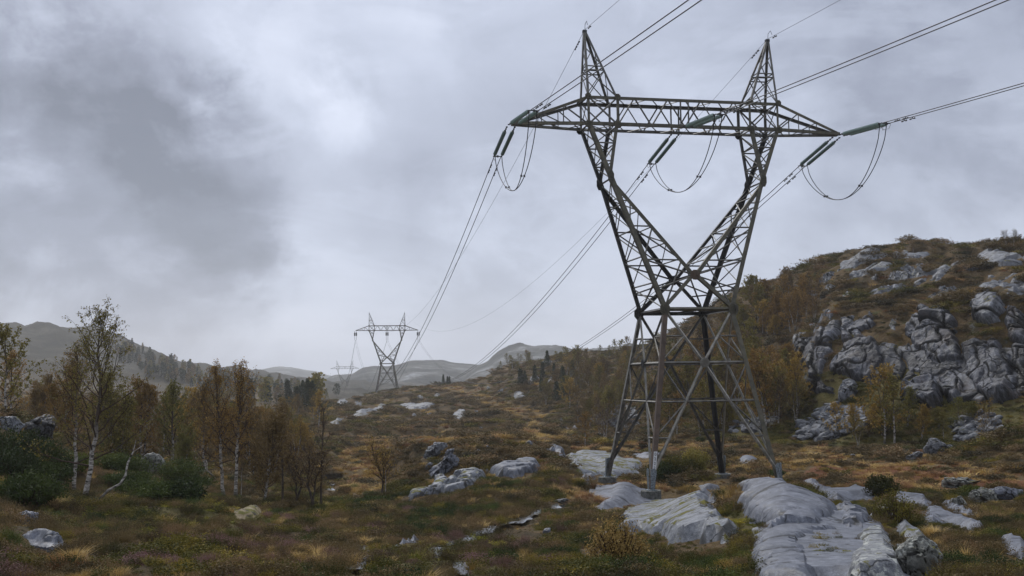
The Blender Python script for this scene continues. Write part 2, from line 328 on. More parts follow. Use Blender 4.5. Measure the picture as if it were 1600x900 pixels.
def masks(P):
    u, v = toscreen(P); x, y = P[..., 0], P[..., 1]; D = np.hypot(x, y)
    k = np.clip(D/60, .4, 3)
    j = fbm(x/(3*k), y/(3*k), 0, 3, 61); j2 = fbm(x/(3*k)+40, y/(3*k), 0, 3, 67)
    u2 = u+j*14/k; v2 = v+j2*7/k
    r = []
    for G in (BOG, RED, GREENP, HEATHP):
        m = np.zeros(u.shape, bool)
        for p in G: m |= inpoly(u2, v2, p)
        r.append(m.astype(float))
    return r
_m0 = masks(np.stack([X, Y, Z], -1))[0]
for _ in range(6): _m0[1:-1, 1:-1] = (_m0[1:-1, 1:-1]*2+_m0[:-2, 1:-1]+_m0[2:, 1:-1]+_m0[1:-1, :-2]+_m0[1:-1, 2:])/6
_ug = 800+FPX*X/np.maximum(Y, .1); _cal = 1-.85*sm(_ug, 480, 540)*(1-sm(DD, 52, 64))*(Y > 0)      # the wet hollow in the middle lies even
Z = Z+sm(DD, 4, 14)*.36*fbm(X/7., Y/7., 0, 2, 3)*_cal; ZFINE = sm(DD, 4, 14)*.20*fbm(X/1.9, Y/1.9, 0, 3, 8)*(1-sm(DD, 90, 160)); ZFINE = ZFINE*(1-.5*_m0)*(.35+.65*_cal); Z = Z+ZFINE
Z = Z+sm(DD, 60, 110)*(1-sm(DD, 140, 300)*.3)*1.25*fbm(X/15, Y/15, 0, 5, 21)*(1-.85*_m0)*np.clip(1-.0*DD, 0, 1)
Z = Z+sm(DD, 98, 118)*(1-sm(DD, 400, 700))*sm(X/np.maximum(DD, 1), .1, .3)*(1.5*np.abs(fbm(X/9, Y/9, Z/9, 4, 31))-.5)
Z = Z+sm(DD, 350, 700)*(4*fbm(X/90, Y/90, 0, 5, 41)+5*np.abs(fbm(X/28, Y/28, 0, 5, 42)))*(1-sm(DD, 1500, 3000))
_u, _v = toscreen(np.stack([X, Y, Z-ZFINE], -1)); _wm = np.zeros(X.shape)
for _q in STREAM+POOLS+BROOK: _wm += inpoly(_u, _v, _q)
_wm = np.minimum(_wm, 1)
for _ in range(2): _wm[1:-1, 1:-1] = np.maximum(_wm[1:-1, 1:-1], .25*(_wm[:-2, 1:-1]+_wm[2:, 1:-1]+_wm[1:-1, :-2]+_wm[1:-1, 2:])*1.0)
ZS = Z-ZFINE; Z = Z*(1-_wm)+(ZS-.17)*_wm
_c, _s = math.cos(.1996), math.sin(.1996)                                   # the ground is levelled round the pylon's footings
for fx, fy, ft in ((-3.834, -4.243, -1.0), (3.834, -4.243, -.30), (3.834, 4.243, -.30), (-3.834, 4.243, -.38)):
    wx, wy = 10.4062+fx*_c-fy*_s, 65.6014+fx*_s+fy*_c; dd_ = np.hypot(X-wx, (Y-wy)*.7); w_ = 1-sm(dd_, 1.0, 5.5 if ft < -.9 else 3.2)
    Z = Z*(1-w_)+(-6.2925+ft)*w_
def gidx(ax, q):
    q = np.clip(q, ax[0], ax[-1]); i = np.clip(np.searchsorted(ax, q)-1, 0, len(ax)-2); return i, (q-ax[i])/(ax[i+1]-ax[i])
def hz_at(az, D, G=None):
    G = Z if G is None else G
    i, a = gidx(AZ, az); j, b = gidx(DA, D)
    return G[i, j]*(1-a)*(1-b)+G[i+1, j]*a*(1-b)+G[i, j+1]*(1-a)*b+G[i+1, j+1]*a*b
def hxy(x, y, smooth=False):
    x = np.asarray(x, float); y = np.asarray(y, float)
    return hz_at(np.arctan2(x, y), np.hypot(x, y), ZS if smooth else None)
_DS = np.exp(np.linspace(math.log(9), math.log(1400), 900))
def hit(u, v):
    """first terrain point seen at picture point (u, v)"""
    u = np.atleast_1d(np.asarray(u, float)); v = np.atleast_1d(np.asarray(v, float)); d = raydir(u, v)
    az = np.arctan2(d[:, 0], d[:, 1]); e = d[:, 2]/np.hypot(d[:, 0], d[:, 1]); out = np.zeros((len(u), 3)); ok = np.zeros(len(u), bool)
    for k in range(len(u)):
        te = hz_at(np.full(len(_DS), az[k]), _DS)/_DS-e[k]
        w = np.where(te >= 0)[0]
        if len(w) and w[0] > 0:
            i = w[0]; f = te[i-1]/(te[i-1]-te[i]); D = _DS[i-1]+f*(_DS[i]-_DS[i-1]); ok[k] = True
            out[k] = (math.sin(az[k])*D, math.cos(az[k])*D, 0); out[k, 2] = hz_at(az[k], D)
    return out, ok
nA, nD = X.shape; P3 = np.stack([X, Y, Z], -1)
bogm, redm, grm, hem = masks(P3)
V = P3.reshape(-1, 3); i = np.arange(nA-1)[:, None]*nD; j = np.arange(nD-1)[None]
Q = np.stack([i+j, i+j+1, i+nD+j+1, i+nD+j], -1).reshape(-1, 4)[:, ::-1]
fan = np.stack([np.full(nA-1, len(V)), np.arange(nA-1)*nD, np.arange(1, nA)*nD], -1)[:, ::-1]
V = np.concatenate([V, [[0, 0, -1.72]]])
at = {k: np.append(a.ravel(), 0) for k, a in (('bog', bogm), ('red', redm), ('green', grm), ('heath', hem))}
gm = mesh_np('moorland_ground', V, [Q, fan], True, at)
m, t, b = mat('moor_ground', .9, .2)
geo = t.new('ShaderNodeNewGeometry'); pos = geo.outputs['Position']
A = lambda n: t.new('ShaderNodeAttribute', attribute_name=n).outputs['Fac']
na = t.noise(pos, .12, 6, .6); nb = t.noise(pos, .7, 6, .65); nc = t.noise(pos, 4, 5, .7)
base = t.ramp(t.math('ADD', t.math('MULTIPLY', na, .5), t.math('MULTIPLY', nb, .5)), [(.36, lin(51, 51, 28)), (.46, lin(77, 63, 39)), (.54, lin(99, 79, 49)), (.64, lin(73, 75, 39))])
base = t.mix(t.math('MULTIPLY', t.mapr(nc, .45, .7), .6), base, lin(44, 35, 23))
base = t.mix(t.math('MULTIPLY', A('green'), .6), base, t.mix(nc, lin(61, 65, 30), lin(109, 103, 51)))
base = t.mix(t.math('MULTIPLY', A('bog'), .8), base, t.ramp(t.math('ADD', t.math('MULTIPLY', nb, .5), t.math('MULTIPLY', nc, .5)), [(.36, lin(62, 54, 32)), (.5, lin(100, 82, 52)), (.62, lin(134, 112, 74))]))
base = t.mix(t.math('MULTIPLY', A('red'), .7), base, lin(123, 73, 51))
base = t.mix(t.math('MULTIPLY', t.mapr(t.new('ShaderNodeVectorMath', {0: pos}, operation='LENGTH').outputs['Value'], 420, 620), .85), base, t.ramp(t.noise(pos, .03, 7, .7), [(.38, lin(28, 32, 28)), (.52, lin(48, 50, 42)), (.64, lin(84, 82, 76))]))   # dark spruce and heather on the far hills
# bare rock where the ground is steep, on the hills only
nz = t.new('ShaderNodeSeparateXYZ', {0: geo.outputs['Normal']}).outputs[2]
stp = t.mapr(t.math('ADD', nz, t.math('MULTIPLY', t.math('SUBTRACT', t.noise(pos, .35, 5, .65), .5), .8)), .38, .5, 1, 0)
base = t.mix(stp, base, t.ramp(t.noise(pos, 1.2, 6, .7), [(.35, lin(68, 68, 71)), (.65, lin(151, 154, 160))]))
t.set(b, 'Base Color', base)
t.set(b, 'Normal', t.new('ShaderNodeBump', {'Strength': 1.0, 'Distance': .25, 'Height': t.math('ADD', nb, nc)}).outputs[0])
ground = link('moorland_ground', gm, m, kind='structure')
# ------------------------------------------------------------------ far ridges, each a solid hill with a front and a back slope
def ridge(name, D, depth, crest, seed, mt, amp=1.0):
    """crest: (picture column, row) along the skyline at distance D"""
    us = np.linspace(crest[0][0], crest[-1][0], int(abs(crest[-1][0]-crest[0][0])/1.6)+20)
    vs = pchip([c[0] for c in crest], [c[1] for c in crest], us)
    d = raydir(us, vs); h = np.hypot(d[:, 0], d[:, 1]); zc = d[:, 2]/h*D; az = np.arctan2(d[:, 0], d[:, 1])
    tt = np.linspace(-1, 1, 60); base = -14
    prof = (1-np.abs(tt)**1.25); rr = D+tt*depth
    X = np.sin(az)[:, None]*rr; Y = np.cos(az)[:, None]*rr
    up = np.maximum(zc-base, 0)
    Z = base+up[:, None]*prof[None]+up[:, None]*.10*amp*fbm(X/(depth*.22), Y/(depth*.22), 0, 5, seed)*(1-prof**6)[None]+up[:, None]*.035*amp*fbm(X/(depth*.05), Y/(depth*.05), 0, 4, seed+5)
    Z[:, 0] = Z[:, -1] = base-5; Z[0] = np.minimum(Z[0], base+2); Z[-1] = np.minimum(Z[-1], base+2)
    n = len(tt); i = np.arange(len(us)-1)[:, None]*n; j = np.arange(n-1)[None]
    Q = np.stack([i+j, i+n+j, i+n+j+1, i+j+1], -1).reshape(-1, 4)
    c = np.array([X.mean(), Y.mean(), base])
    return link(name, mesh_np(name, np.stack([X, Y, Z], -1).reshape(-1, 3)-c, [Q], True), mt, loc=c, kind='structure')
mh, t, b = mat('far_hill', .9, .2); pos = t.new('ShaderNodeNewGeometry').outputs['Position']
t.set(b, 'Base Color', t.ramp(t.noise(pos, .02, 8, .7), [(.40, lin(34, 38, 36)), (.5, lin(58, 60, 54)), (.58, lin(92, 92, 88)), (.66, lin(136, 138, 140))]))
t.set(b, 'Normal', t.new('ShaderNodeBump', {'Strength': .9, 'Distance': 6.0, 'Height': t.noise(pos, .02, 7, .7)}).outputs[0])
ridge('distant_hills', 1500, 420, [(480,606),(500,597),(527,585),(548,584),(567,575),(585,572),(605,573),(620,571),(652,563),(687,563),(708,567),(725,568),(740,569),(760,573),(800,580),(860,592),(900,600)], 5, mh)
ridge('distant_mountain', 1250, 330, [(700,610),(725,590),(745,572),(761,564),(775,552),(795,541),(812,537),(830,540),(850,539),(880,541),(900,545),(930,544),(962,543),(985,537),(1010,540),(1060,550),(1140,580)], 6, mh)
ridge('hazy_far_range', 2900, 600, [(330,596),(360,590),(390,582),(415,576),(440,573),(480,578),(520,588),(560,598)], 7, mh)
# ------------------------------------------------------------------ lattice pylons
def m_steel(name, base, dark, rust, lich):
    m, t, b = mat(name, .55, .45); pos = t.new('ShaderNodeTexCoord').outputs['Object']
    a = t.noise(pos, 2.2, 6, .65); c = t.noise(pos, 9, 5, .7)
    col = t.mix(t.mapr(a, .35, .65), dark, base)
    col = t.mix(t.math('MULTIPLY', t.mapr(c, .5, .62), rust), col, lin(88, 62, 46))
    col = t.mix(t.math('MULTIPLY', t.mapr(t.noise(pos, 5, 5, .7), .52, .64), lich), col, lin(96, 98, 70))
    col = t.mix(t.math('MULTIPLY', t.new('ShaderNodeObjectInfo').outputs['Random'], .5), col, dark)
    t.set(b, 'Base Color', col); b.inputs['Metallic'].default_value = .25
    t.set(b, 'Normal', t.new('ShaderNodeBump', {'Strength': .3, 'Distance': .01, 'Height': c}).outputs[0]); return m
ST = m_steel('steel_grey', lin(125, 122, 114), lin(71, 71, 68), .25, .35)
STL = m_steel('steel_pale', lin(164, 160, 150), lin(109, 106, 97), .2, .3)
STD = m_steel('steel_dark', lin(65, 67, 67), lin(41, 42, 43), .1, .1)
STR = m_steel('steel_rusty', lin(100, 84, 70), lin(70, 58, 49), .6, .15)
STG = m_steel('steel_plate', lin(107, 102, 85), lin(70, 68, 58), .35, .6)
GALV, t, b = mat('galvanised', .45, .5); pos = t.new('ShaderNodeTexCoord').outputs['Object']
t.set(b, 'Base Color', t.ramp(t.noise(pos, 14, 3, .7), [(.4, lin(82, 90, 94)), (.6, lin(140, 148, 152))])); b.inputs['Metallic'].default_value = .4
GLASS, t, b = mat('insulator_glass', .18, .6); t.set(b, 'Base Color', t.mix(t.noise(t.new('ShaderNodeTexCoord').outputs['Object'], 9, 3), lin(112, 132, 126), lin(160, 174, 169))); b.inputs['Coat Weight'].default_value = .4
_tr = t.new('ShaderNodeBsdfTranslucent', {'Color': lin(178, 194, 189)}); _mx = t.new('ShaderNodeMixShader', {0: .5}); t.l.new(b.outputs[0], _mx.inputs[1]); t.l.new(_tr.outputs[0], _mx.inputs[2]); t.l.new(_mx.outputs[0], t.n['Material Output'].inputs[0])
GLASSD, t, b = mat('insulator_glass_dark', .22, .6); t.set(b, 'Base Color', lin(112, 130, 126)); _tr = t.new('ShaderNodeBsdfTranslucent', {'Color': lin(150, 170, 165)}); _mx = t.new('ShaderNodeMixShader', {0: .4}); t.l.new(b.outputs[0], _mx.inputs[1]); t.l.new(_tr.outputs[0], _mx.inputs[2]); t.l.new(_mx.outputs[0], t.n['Material Output'].inputs[0])
WIRE, t, b = mat('wire_aluminium', .5, .4); t.set(b, 'Base Color', lin(48, 49, 52)); b.inputs['Metallic'].default_value = .5
CONC, t, b = mat('concrete', .85, .3); pos = t.new('ShaderNodeTexCoord').outputs['Object']
cn = t.noise(pos, 3, 6, .7)
t.set(b, 'Base Color', t.mix(t.mapr(t.noise(pos, 2.1, 5, .7), .45, .65), t.ramp(cn, [(.35, lin(70, 70, 66)), (.7, lin(132, 132, 126))]), lin(54, 56, 46)))
t.set(b, 'Normal', t.new('ShaderNodeBump', {'Strength': .6, 'Distance': .03, 'Height': cn}).outputs[0])
WHITE, t, b = mat('plate_white', .4, .5); t.set(b, 'Base Color', (.55, .55, .54, 1))
BLACK, t, b = mat('plate_black', .5, .4); t.set(b, 'Base Color', (.03, .03, .03, 1))
def angle_bar(p, q, w, ref):
    """an L profile from p to q, its heel turned towards ref"""
    p = np.asarray(p, float); q = np.asarray(q, float); d = q-p; L = np.linalg.norm(d); d /= L
    r = np.asarray(ref, float); r = r-d*(r@d)
    if np.linalg.norm(r) < 1e-3: r = np.cross(d, [1, 0, 0])
    r /= np.linalg.norm(r); s = np.cross(d, r)
    e1 = (r+s)/math.sqrt(2); e2 = (r-s)/math.sqrt(2); th = max(.012, w*.13); o = r*w*.25
    prof = [(0, 0), (-w, 0), (-w, -th), (-th, -th), (-th, -w), (0, -w)]
    V = np.array([pt+o+a*e1+b_*e2 for pt in (p, q) for a, b_ in prof])
    F = [[k, (k+1) % 6, (k+1) % 6+6, k+6] for k in range(6)]
    return V, F, [[0, 1, 2, 3], [0, 3, 4, 5], [6, 9, 8, 7], [6, 11, 10, 9]]
class Pylon: pass
PY = dict(a0=3.8343,b0=4.2428,a1=2.1088,b1=2.3289,z1=10.1203,b2=1.8066,z2=12.1639,a3=4.8137,b3=1.1312,z3=17.9266,ao=6.048,ai=4.231,b5=.8898,z5=21.2048,z6=22.8865,xp=5.9195,zp=27.0801,L=10.5)
def build_pylon(root, fz):
    p = PY; PARTS = []
    def part(name, me, m): o = link(name, me, m, parent=root); PARTS.append(o); return o
    def bar(name, a, b, w, m=ST, ref=None):
        a = np.asarray(a, float); b = np.asarray(b, float); mid = (a+b)/2
        if ref is None: ref = np.array([mid[0]*.6, mid[1]*3, 0])+1e-3
        V, F, K = angle_bar(a, b, w, ref)
        return part(name, mesh_np(name, V-a, [F, K]), m if not isinstance(m, str) else ST).__setattr__('location', a)
    N = -1; Fr = 1   # near and far face signs in y
    T3 = lambda x, y, z: np.array([x, y, z], float)
    foot = {(-1, -1): T3(-p['a0'], -p['b0'], fz[0]), (1, -1): T3(p['a0'], -p['b0'], fz[1]), (1, 1): T3(p['a0'], p['b0'], fz[2]), (-1, 1): T3(-p['a0'], p['b0'], fz[3])}
    waist = {k: T3(k[0]*p['a1'], k[1]*p['b1'], p['z1']) for k in foot}
    elbow = {k: T3(k[0]*p['a3'], k[1]*p['b3'], p['z3']) for k in foot}
    bo5 = {k: T3(k[0]*p['ao'], k[1]*p['b5'], p['z5']) for k in foot}; bi5 = {k: T3(k[0]*p['ai'], k[1]*p['b5'], p['z5']) for k in foot}
    bo6 = {k: T3(k[0]*p['ao'], k[1]*p['b5'], p['z6']) for k in foot}; bi6 = {k: T3(k[0]*p['ai'], k[1]*p['b5'], p['z6']) for k in foot}
    vn = {s: T3(0, s*p['b2'], p['z2']) for s in (-1, 1)}
    at = lambda A, B, z: A+(B-A)*((z-A[2])/(B[2]-A[2]))
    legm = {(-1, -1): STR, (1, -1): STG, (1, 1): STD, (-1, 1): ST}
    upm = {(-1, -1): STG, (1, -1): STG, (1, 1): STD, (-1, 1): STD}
    for k in foot:
        bar('leg', foot[k], waist[k], .27, legm[k], ref=(k[0], k[1], 0))
        bar('upper_leg', waist[k], elbow[k], .26, upm[k], ref=(k[0], k[1], 0))
        bar('upper_leg', elbow[k], bo5[k], .24, upm[k], ref=(k[0], k[1], 0))
        bar('inner_leg', elbow[k], bi5[k], .20, upm[k], ref=(-k[0], k[1], 0))
    for s in (-1, 1):
        for x in (-1, 1):
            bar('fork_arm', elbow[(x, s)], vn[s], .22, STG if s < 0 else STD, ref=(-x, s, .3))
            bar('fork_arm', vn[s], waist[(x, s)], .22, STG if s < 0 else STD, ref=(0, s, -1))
    # waist ring
    cyc = [(-1, -1), (1, -1), (1, 1), (-1, 1)]
    for i in range(4):
        A, B = cyc[i], cyc[(i+1) % 4]; out = (waist[A]+waist[B])/2; out = T3(out[0], out[1], 0)
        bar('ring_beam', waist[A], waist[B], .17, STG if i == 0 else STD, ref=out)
        # lower body: crossing diagonals meeting at a plate, struts at four levels
        zr = 7.0; LA = lambda z, K=A: at(foot[K], waist[K], z); LB = lambda z, K=B: at(foot[K], waist[K], z)
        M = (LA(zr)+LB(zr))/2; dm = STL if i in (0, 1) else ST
        bar('diagonal', waist[A], M, .13, dm, out); bar('diagonal', waist[B], M, .13, dm, out)
        bar('diagonal', M, foot[A]+T3(0, 0, .55), .14, dm, out); bar('diagonal', M, foot[B]+T3(0, 0, .55), .14, dm, out)
        bar('strut', LA(zr), M, .13, ST, out); bar('strut', M, LB(zr), .13, ST, out)
        for K, Lk in ((A, LA), (B, LB)):
            DK = lambda z: at(foot[K]+T3(0, 0, .55), M, z); UK = lambda z: at(M, waist[K], z)
            bar('strut', Lk(4.8), DK(4.8), .085, ST, out); bar('strut', Lk(2.8), DK(2.8), .066, ST, out)
            bar('brace', Lk(7.0), DK(4.8), .075, ST, out); bar('brace', DK(4.8), Lk(2.8), .075, ST, out)
            bar('strut', Lk(8.55), UK(8.55), .066, ST, out); bar('brace', Lk(7.0), UK(8.55), .075, STL, out)
            bar('brace', Lk(1.3), DK(2.8), .058, ST, out)
        bar('strut', at(foot[A]+T3(0, 0, .55), M, 4.8), at(foot[B]+T3(0, 0, .55), M, 4.8), .075, ST, out)
    bar('strut', (waist[cyc[0]]*.5+waist[cyc[1]]*.5), (waist[cyc[2]]*.5+waist[cyc[3]]*.5), .12, STD)
    # fork faces: outer leg against fork arm, and across the depth of each
    lv = [p['z1'], 11.6, 13.06, 15.07, 16.7]
    for s in (-1, 1):
        for x in (-1, 1):
            W_, E_ = waist[(x, s)], elbow[(x, s)]; O = lambda z: at(W_, E_, z); I = lambda z: at(vn[s], E_, z)
            bar('strut', O(15.07), I(15.07), .066, ST); bar('strut', O(13.06), I(13.06), .066, ST); bar('strut', O(16.6), I(16.6), .058, ST)
            bar('brace', O(13.06), vn[s], .075, ST); bar('brace', O(11.3), vn[s]*.5+W_*.5, .066, ST); bar('brace', W_, I(13.06), .075, ST)
            bar('brace', O(13.06), I(15.07), .066, ST); bar('brace', O(15.07), I(13.06), .066, ST); bar('brace', O(15.07), I(16.6), .058, ST)
            bar('brace', O(11.3), vn[s], .066, ST)
    for x in (-1, 1):
        for j in range(5):
            z0 = p['z1']+(p['z3']-p['z1'])*j/5; z1 = p['z1']+(p['z3']-p['z1'])*(j+1)/5; s = 1 if j % 2 else -1
            O = lambda s, z: at(waist[(x, s)], elbow[(x, s)], z)
            bar('brace', O(s, z0), O(-s, z1), .066, ST, (x, 0, 0)); bar('strut', O(1, z1), O(-1, z1), .066, ST, (x, 0, 0))
            bar('brace', O(-s, z0), O(s, z1), .058, ST, (x, 0, 0))
        for j in range(6):
            z0 = p['z2']+(p['z3']-p['z2'])*j/6; z1 = p['z2']+(p['z3']-p['z2'])*(j+1)/6; s = 1 if j % 2 else -1
            I = lambda s, z: at(vn[s], elbow[(x, s)], z)
            bar('brace', I(s, z0), I(-s, z1), .058, ST, (-x, 0, 0)); bar('strut', I(1, z1), I(-1, z1), .058, ST, (-x, 0, 0))
    bar('strut', vn[-1], vn[1], .12, STD)
    # necks
    for x in (-1, 1):
        zs = [p['z3'], 19.0, 20.1, p['z5']]
        for j in range(3):
            z0, z1 = zs[j], zs[j+1]; sw = j % 2
            for s in (-1, 1):
                O = lambda z: at(elbow[(x, s)], bo5[(x, s)], z); I = lambda z: at(elbow[(x, s)], bi5[(x, s)], z)
                if j: bar('strut', O(z0), I(z0), .066, ST); bar('brace', (O if sw else I)(z0), (I if sw else O)(z1), .066, ST)
                if j == 2: bar('brace', (I if sw else O)(z0), (O if sw else I)(z1), .058, ST)
            for G in (bo5, bi5):
                a_ = at(elbow[(x, -1)], G[(x, -1)], z0); b_ = at(elbow[(x, 1)], G[(x, 1)], z1); c_ = at(elbow[(x, 1)], G[(x, 1)], z0); d_ = at(elbow[(x, -1)], G[(x, -1)], z1)
                bar('brace', a_, b_, .066, ST); bar('strut', a_, c_, .066, ST)
                if G is bo5: bar('brace', c_, d_, .058, ST)
    # crossarm chords
    for s in (-1, 1):
        cm = STG if s < 0 else ST
        for z, G, sg in ((p['z5'], bo5, -1), (p['z6'], bo6, 1)):
            bar('chord', G[(-1, s)], G[(1, s)], .19, cm, (0, s, sg))
        for x in (-1, 1):
            tip = T3(x*p['L'], s*.22, p['z5']+.02)
            bar('chord', bo5[(x, s)], tip, .18, cm, (0, s, -1)); bar('chord', bo6[(x, s)], tip+T3(-x*.1, 0, .12), .17, cm, (0, s, 1))
            t1 = lambda f: bo5[(x, s)]+(tip-bo5[(x, s)])*f; t2 = lambda f: bo6[(x, s)]+(tip-bo6[(x, s)])*f
            bar('crossarm_post', t1(.33), t2(.33), .066, ST); bar('crossarm_post', t1(.62), t2(.62), .058, ST)
            bar('crossarm_brace', bo5[(x, s)], t2(.33), .075, ST); bar('crossarm_brace', t1(.33), t2(.62), .058, ST)
            # box over the leg
            for e in ((bo5, bi6), (bi5, bo6)): bar('crossarm_brace', e[0][(x, s)], e[1][(x, s)], .085, ST)
            bar('crossarm_post', bo5[(x, s)], bo6[(x, s)], .14, cm); bar('crossarm_post', bi5[(x, s)], bi6[(x, s)], .14, cm)
        n = 8; ai = p['ai']
        for j in range(n):
            xa = -ai+2*ai*j/n; xb = -ai+2*ai*(j+1)/n; lo, hi = (p['z5'], p['z6']) if j % 2 == 0 else (p['z6'], p['z5'])
            bar('crossarm_brace', T3(xa, s*p['b5'], lo), T3(xb, s*p['b5'], hi), .07, ST)
        for xx in (-.25, .25): bar('crossarm_post', T3(xx, s*p['b5'], p['z5']), T3(xx, s*p['b5'], p['z6']), .075, ST)
    n = 8; ai = p['ai']
    for z in (p['z5'], p['z6']):
        for j in range(n):
            xa = -ai+2*ai*j/n; xb = -ai+2*ai*(j+1)/n; s = 1 if j % 2 else -1
            bar('crossarm_brace', T3(xa, s*p['b5'], z), T3(xb, -s*p['b5'], z), .058, ST, (0, 0, 1))
        for G in ((bo5, bi5) if z == p['z5'] else (bo6, bi6)):
            for x in (-1, 1): bar('crossarm_post', G[(x, -1)], G[(x, 1)], .085, ST, (0, 0, 1))
        for x in (-1, 1):
            G, H = (bo5, bi5) if z == p['z5'] else (bo6, bi6)
            bar('crossarm_brace', G[(x, -1)], H[(x, 1)], .058, ST, (0, 0, 1)); bar('crossarm_brace', G[(x, 1)], H[(x, -1)], .058, ST, (0, 0, 1))
    for x in (-1, 1):
        for j in range(4):
            f0, f1 = j/4, (j+1)/4; s = 1 if j % 2 else -1; tp = lambda s, f: bo5[(x, s)]+(T3(x*p['L'], s*.22, p['z5'])-bo5[(x, s)])*f
            bar('crossarm_brace', tp(s, f0), tp(-s, f1), .058, ST, (0, 0, -1))
        for a, b in ((bo5, bo6),): bar('crossarm_brace', a[(x, -1)], b[(x, 1)], .058, ST); bar('crossarm_brace', a[(x, 1)], b[(x, -1)], .058, ST)
        # peak
        ap = T3(x*p['xp'], 0, p['zp']); B4 = [bo6[(x, -1)], bo6[(x, 1)], bi6[(x, 1)], bi6[(x, -1)]]
        tp = [ap+T3(sx*.07, sy*.07, 0) for sx, sy in ((x, -1), (x, 1), (-x, 1), (-x, -1))]
        for q in range(4): bar('peak_leg', B4[q], tp[q], .13, ST, B4[q]-T3(x*5.1, 0, B4[q][2]))
        for q in range(4):
            a, b = B4[q], B4[(q+1) % 4]; ta, tb = tp[q], tp[(q+1) % 4]
            f = .47; bar('peak_strut', a+(ta-a)*f, b+(tb-b)*f, .058, ST); bar('peak_strut', a+(ta-a)*(f-.06), b+(tb-b)*(f-.06), .06, ST)
            bar('peak_brace', a, b+(tb-b)*(f-.06), .058, ST); bar('peak_brace', a+(ta-a)*f, b+(tb-b)*.75, .06, ST)
            if q % 2: bar('peak_brace', b, a+(ta-a)*(f-.06), .06, ST)
        g = Geo(); g.box(ap+T3(0, 0, .02), (.24, .24, .16)); g.tube([ap+T3(-.0, -.1, .1), ap+T3(0, -.15, .42), ap+T3(0, -.5, .5), ap+T3(0, -.7, .2)], .016, 5)
        part('peak_cap', g.mesh('peak_cap'), STD)
    # gusset plates with bolt heads
    def plate(c, nrm, r, m=STG, sq=1.0):
        nrm = np.asarray(nrm, float); nrm /= np.linalg.norm(nrm); up = T3(0, 0, 1); up = up-nrm*(up@nrm)
        if np.linalg.norm(up) < .1: up = T3(1, 0, 0)
        up /= np.linalg.norm(up); sd_ = np.cross(up, nrm); g = Geo(); c = np.asarray(c, float)+nrm*.1
        ang = np.arange(8)*math.pi/4+math.pi/8; ring = [(math.cos(a_)*r, math.sin(a_)*r*sq) for a_ in ang]
        V = [c+sd_*a_+up*b_+nrm*d_ for d_ in (-.012, .012) for a_, b_ in ring]
        F = [[k, (k+1) % 8, (k+1) % 8+8, k+8] for k in range(8)]; T = [[8, 8+k, 8+k+1] for k in range(1, 7)]+[[0, k+1, k] for k in range(1, 7)]
        g.add(V, F, T)
        rr = np.random.RandomState(int(abs(c[0]*10+c[2]*3)))
        for a_ in range(-2, 3):
            for b_ in range(-2, 3):
                if (a_*a_+b_*b_) < 7: g.box(c+sd_*a_*r*.3+up*b_*r*.3*sq+nrm*.03, (.045, .045, .045))
        part('gusset_plate', g.mesh('gusset_plate'), m)
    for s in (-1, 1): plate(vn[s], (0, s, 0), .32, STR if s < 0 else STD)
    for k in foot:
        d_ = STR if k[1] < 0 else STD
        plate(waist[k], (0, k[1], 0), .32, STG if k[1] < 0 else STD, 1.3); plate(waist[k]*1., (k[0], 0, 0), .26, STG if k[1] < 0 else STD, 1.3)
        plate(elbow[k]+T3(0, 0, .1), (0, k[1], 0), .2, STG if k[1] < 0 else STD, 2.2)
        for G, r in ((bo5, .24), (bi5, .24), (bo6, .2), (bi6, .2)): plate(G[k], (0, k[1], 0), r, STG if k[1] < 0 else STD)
        f = foot[k]; up = (waist[k]-f)/np.linalg.norm(waist[k]-f)
        g = Geo(); nn = T3(k[0], k[1], 0)/math.sqrt(2)
        for ax in (T3(k[0], 0, 0), T3(0, k[1], 0)):
            other = T3(0, 1, 0)*k[1] if abs(ax[0]) > 0 else T3(1, 0, 0)*k[0]
            a_ = f+ax*.16; q0 = a_-other*.05+ax*0; q1 = a_-other*.75+T3(0, 0, .0)
            V = [f+ax*.11+other*.05, f+ax*.11-other*.16, f+ax*.10-other*.34+T3(0, 0, 1.0), f+ax*.1+T3(0, 0, 1.2)-other*.22, f+ax*.08+other*.0+T3(0, 0, 1.15)]
            V = [v+up*.0 for v in V]; V2 = [v+ax*.02 for v in V]
            g.add(V+V2, [[q, (q+1) % 5, (q+1) % 5+5, q+5] for q in range(5)], [[0, 2, 1], [0, 3, 2], [0, 4, 3], [5, 6, 7], [5, 7, 8], [5, 8, 9]])
        g.box(f+T3(0, 0, .02), (.5, .5, .05)); part('foot_plate', g.mesh('foot_plate'), GALV)
        c = lathe([(0, -1.5), (.58, -1.5), (.56, -.03), (.53, 0), (0, 0)], 20)
        o = part('footing', c.mesh('footing'), CONC); o.location = f
    for i in range(4):
        A, B = cyc[i], cyc[(i+1) % 4]; M = (at(foot[A], waist[A], 7)+at(foot[B], waist[B], 7))/2
        plate(M, (M[0], M[1], 0), .30, STL if i < 2 else STD)
    return PARTS, foot, waist
PX, PYY, PZ, PSI = 10.4062, 65.6014, -6.2925, .1996
main = thing('lattice_pylon', 'large rust-streaked steel lattice pylon on concrete footings, the nearest one', 'pylon', (PX, PYY, PZ), (0, 0, PSI), 'pylons of the power line')
parts1, foot1, waist1 = build_pylon(main, (0, .1, -.03, .01))
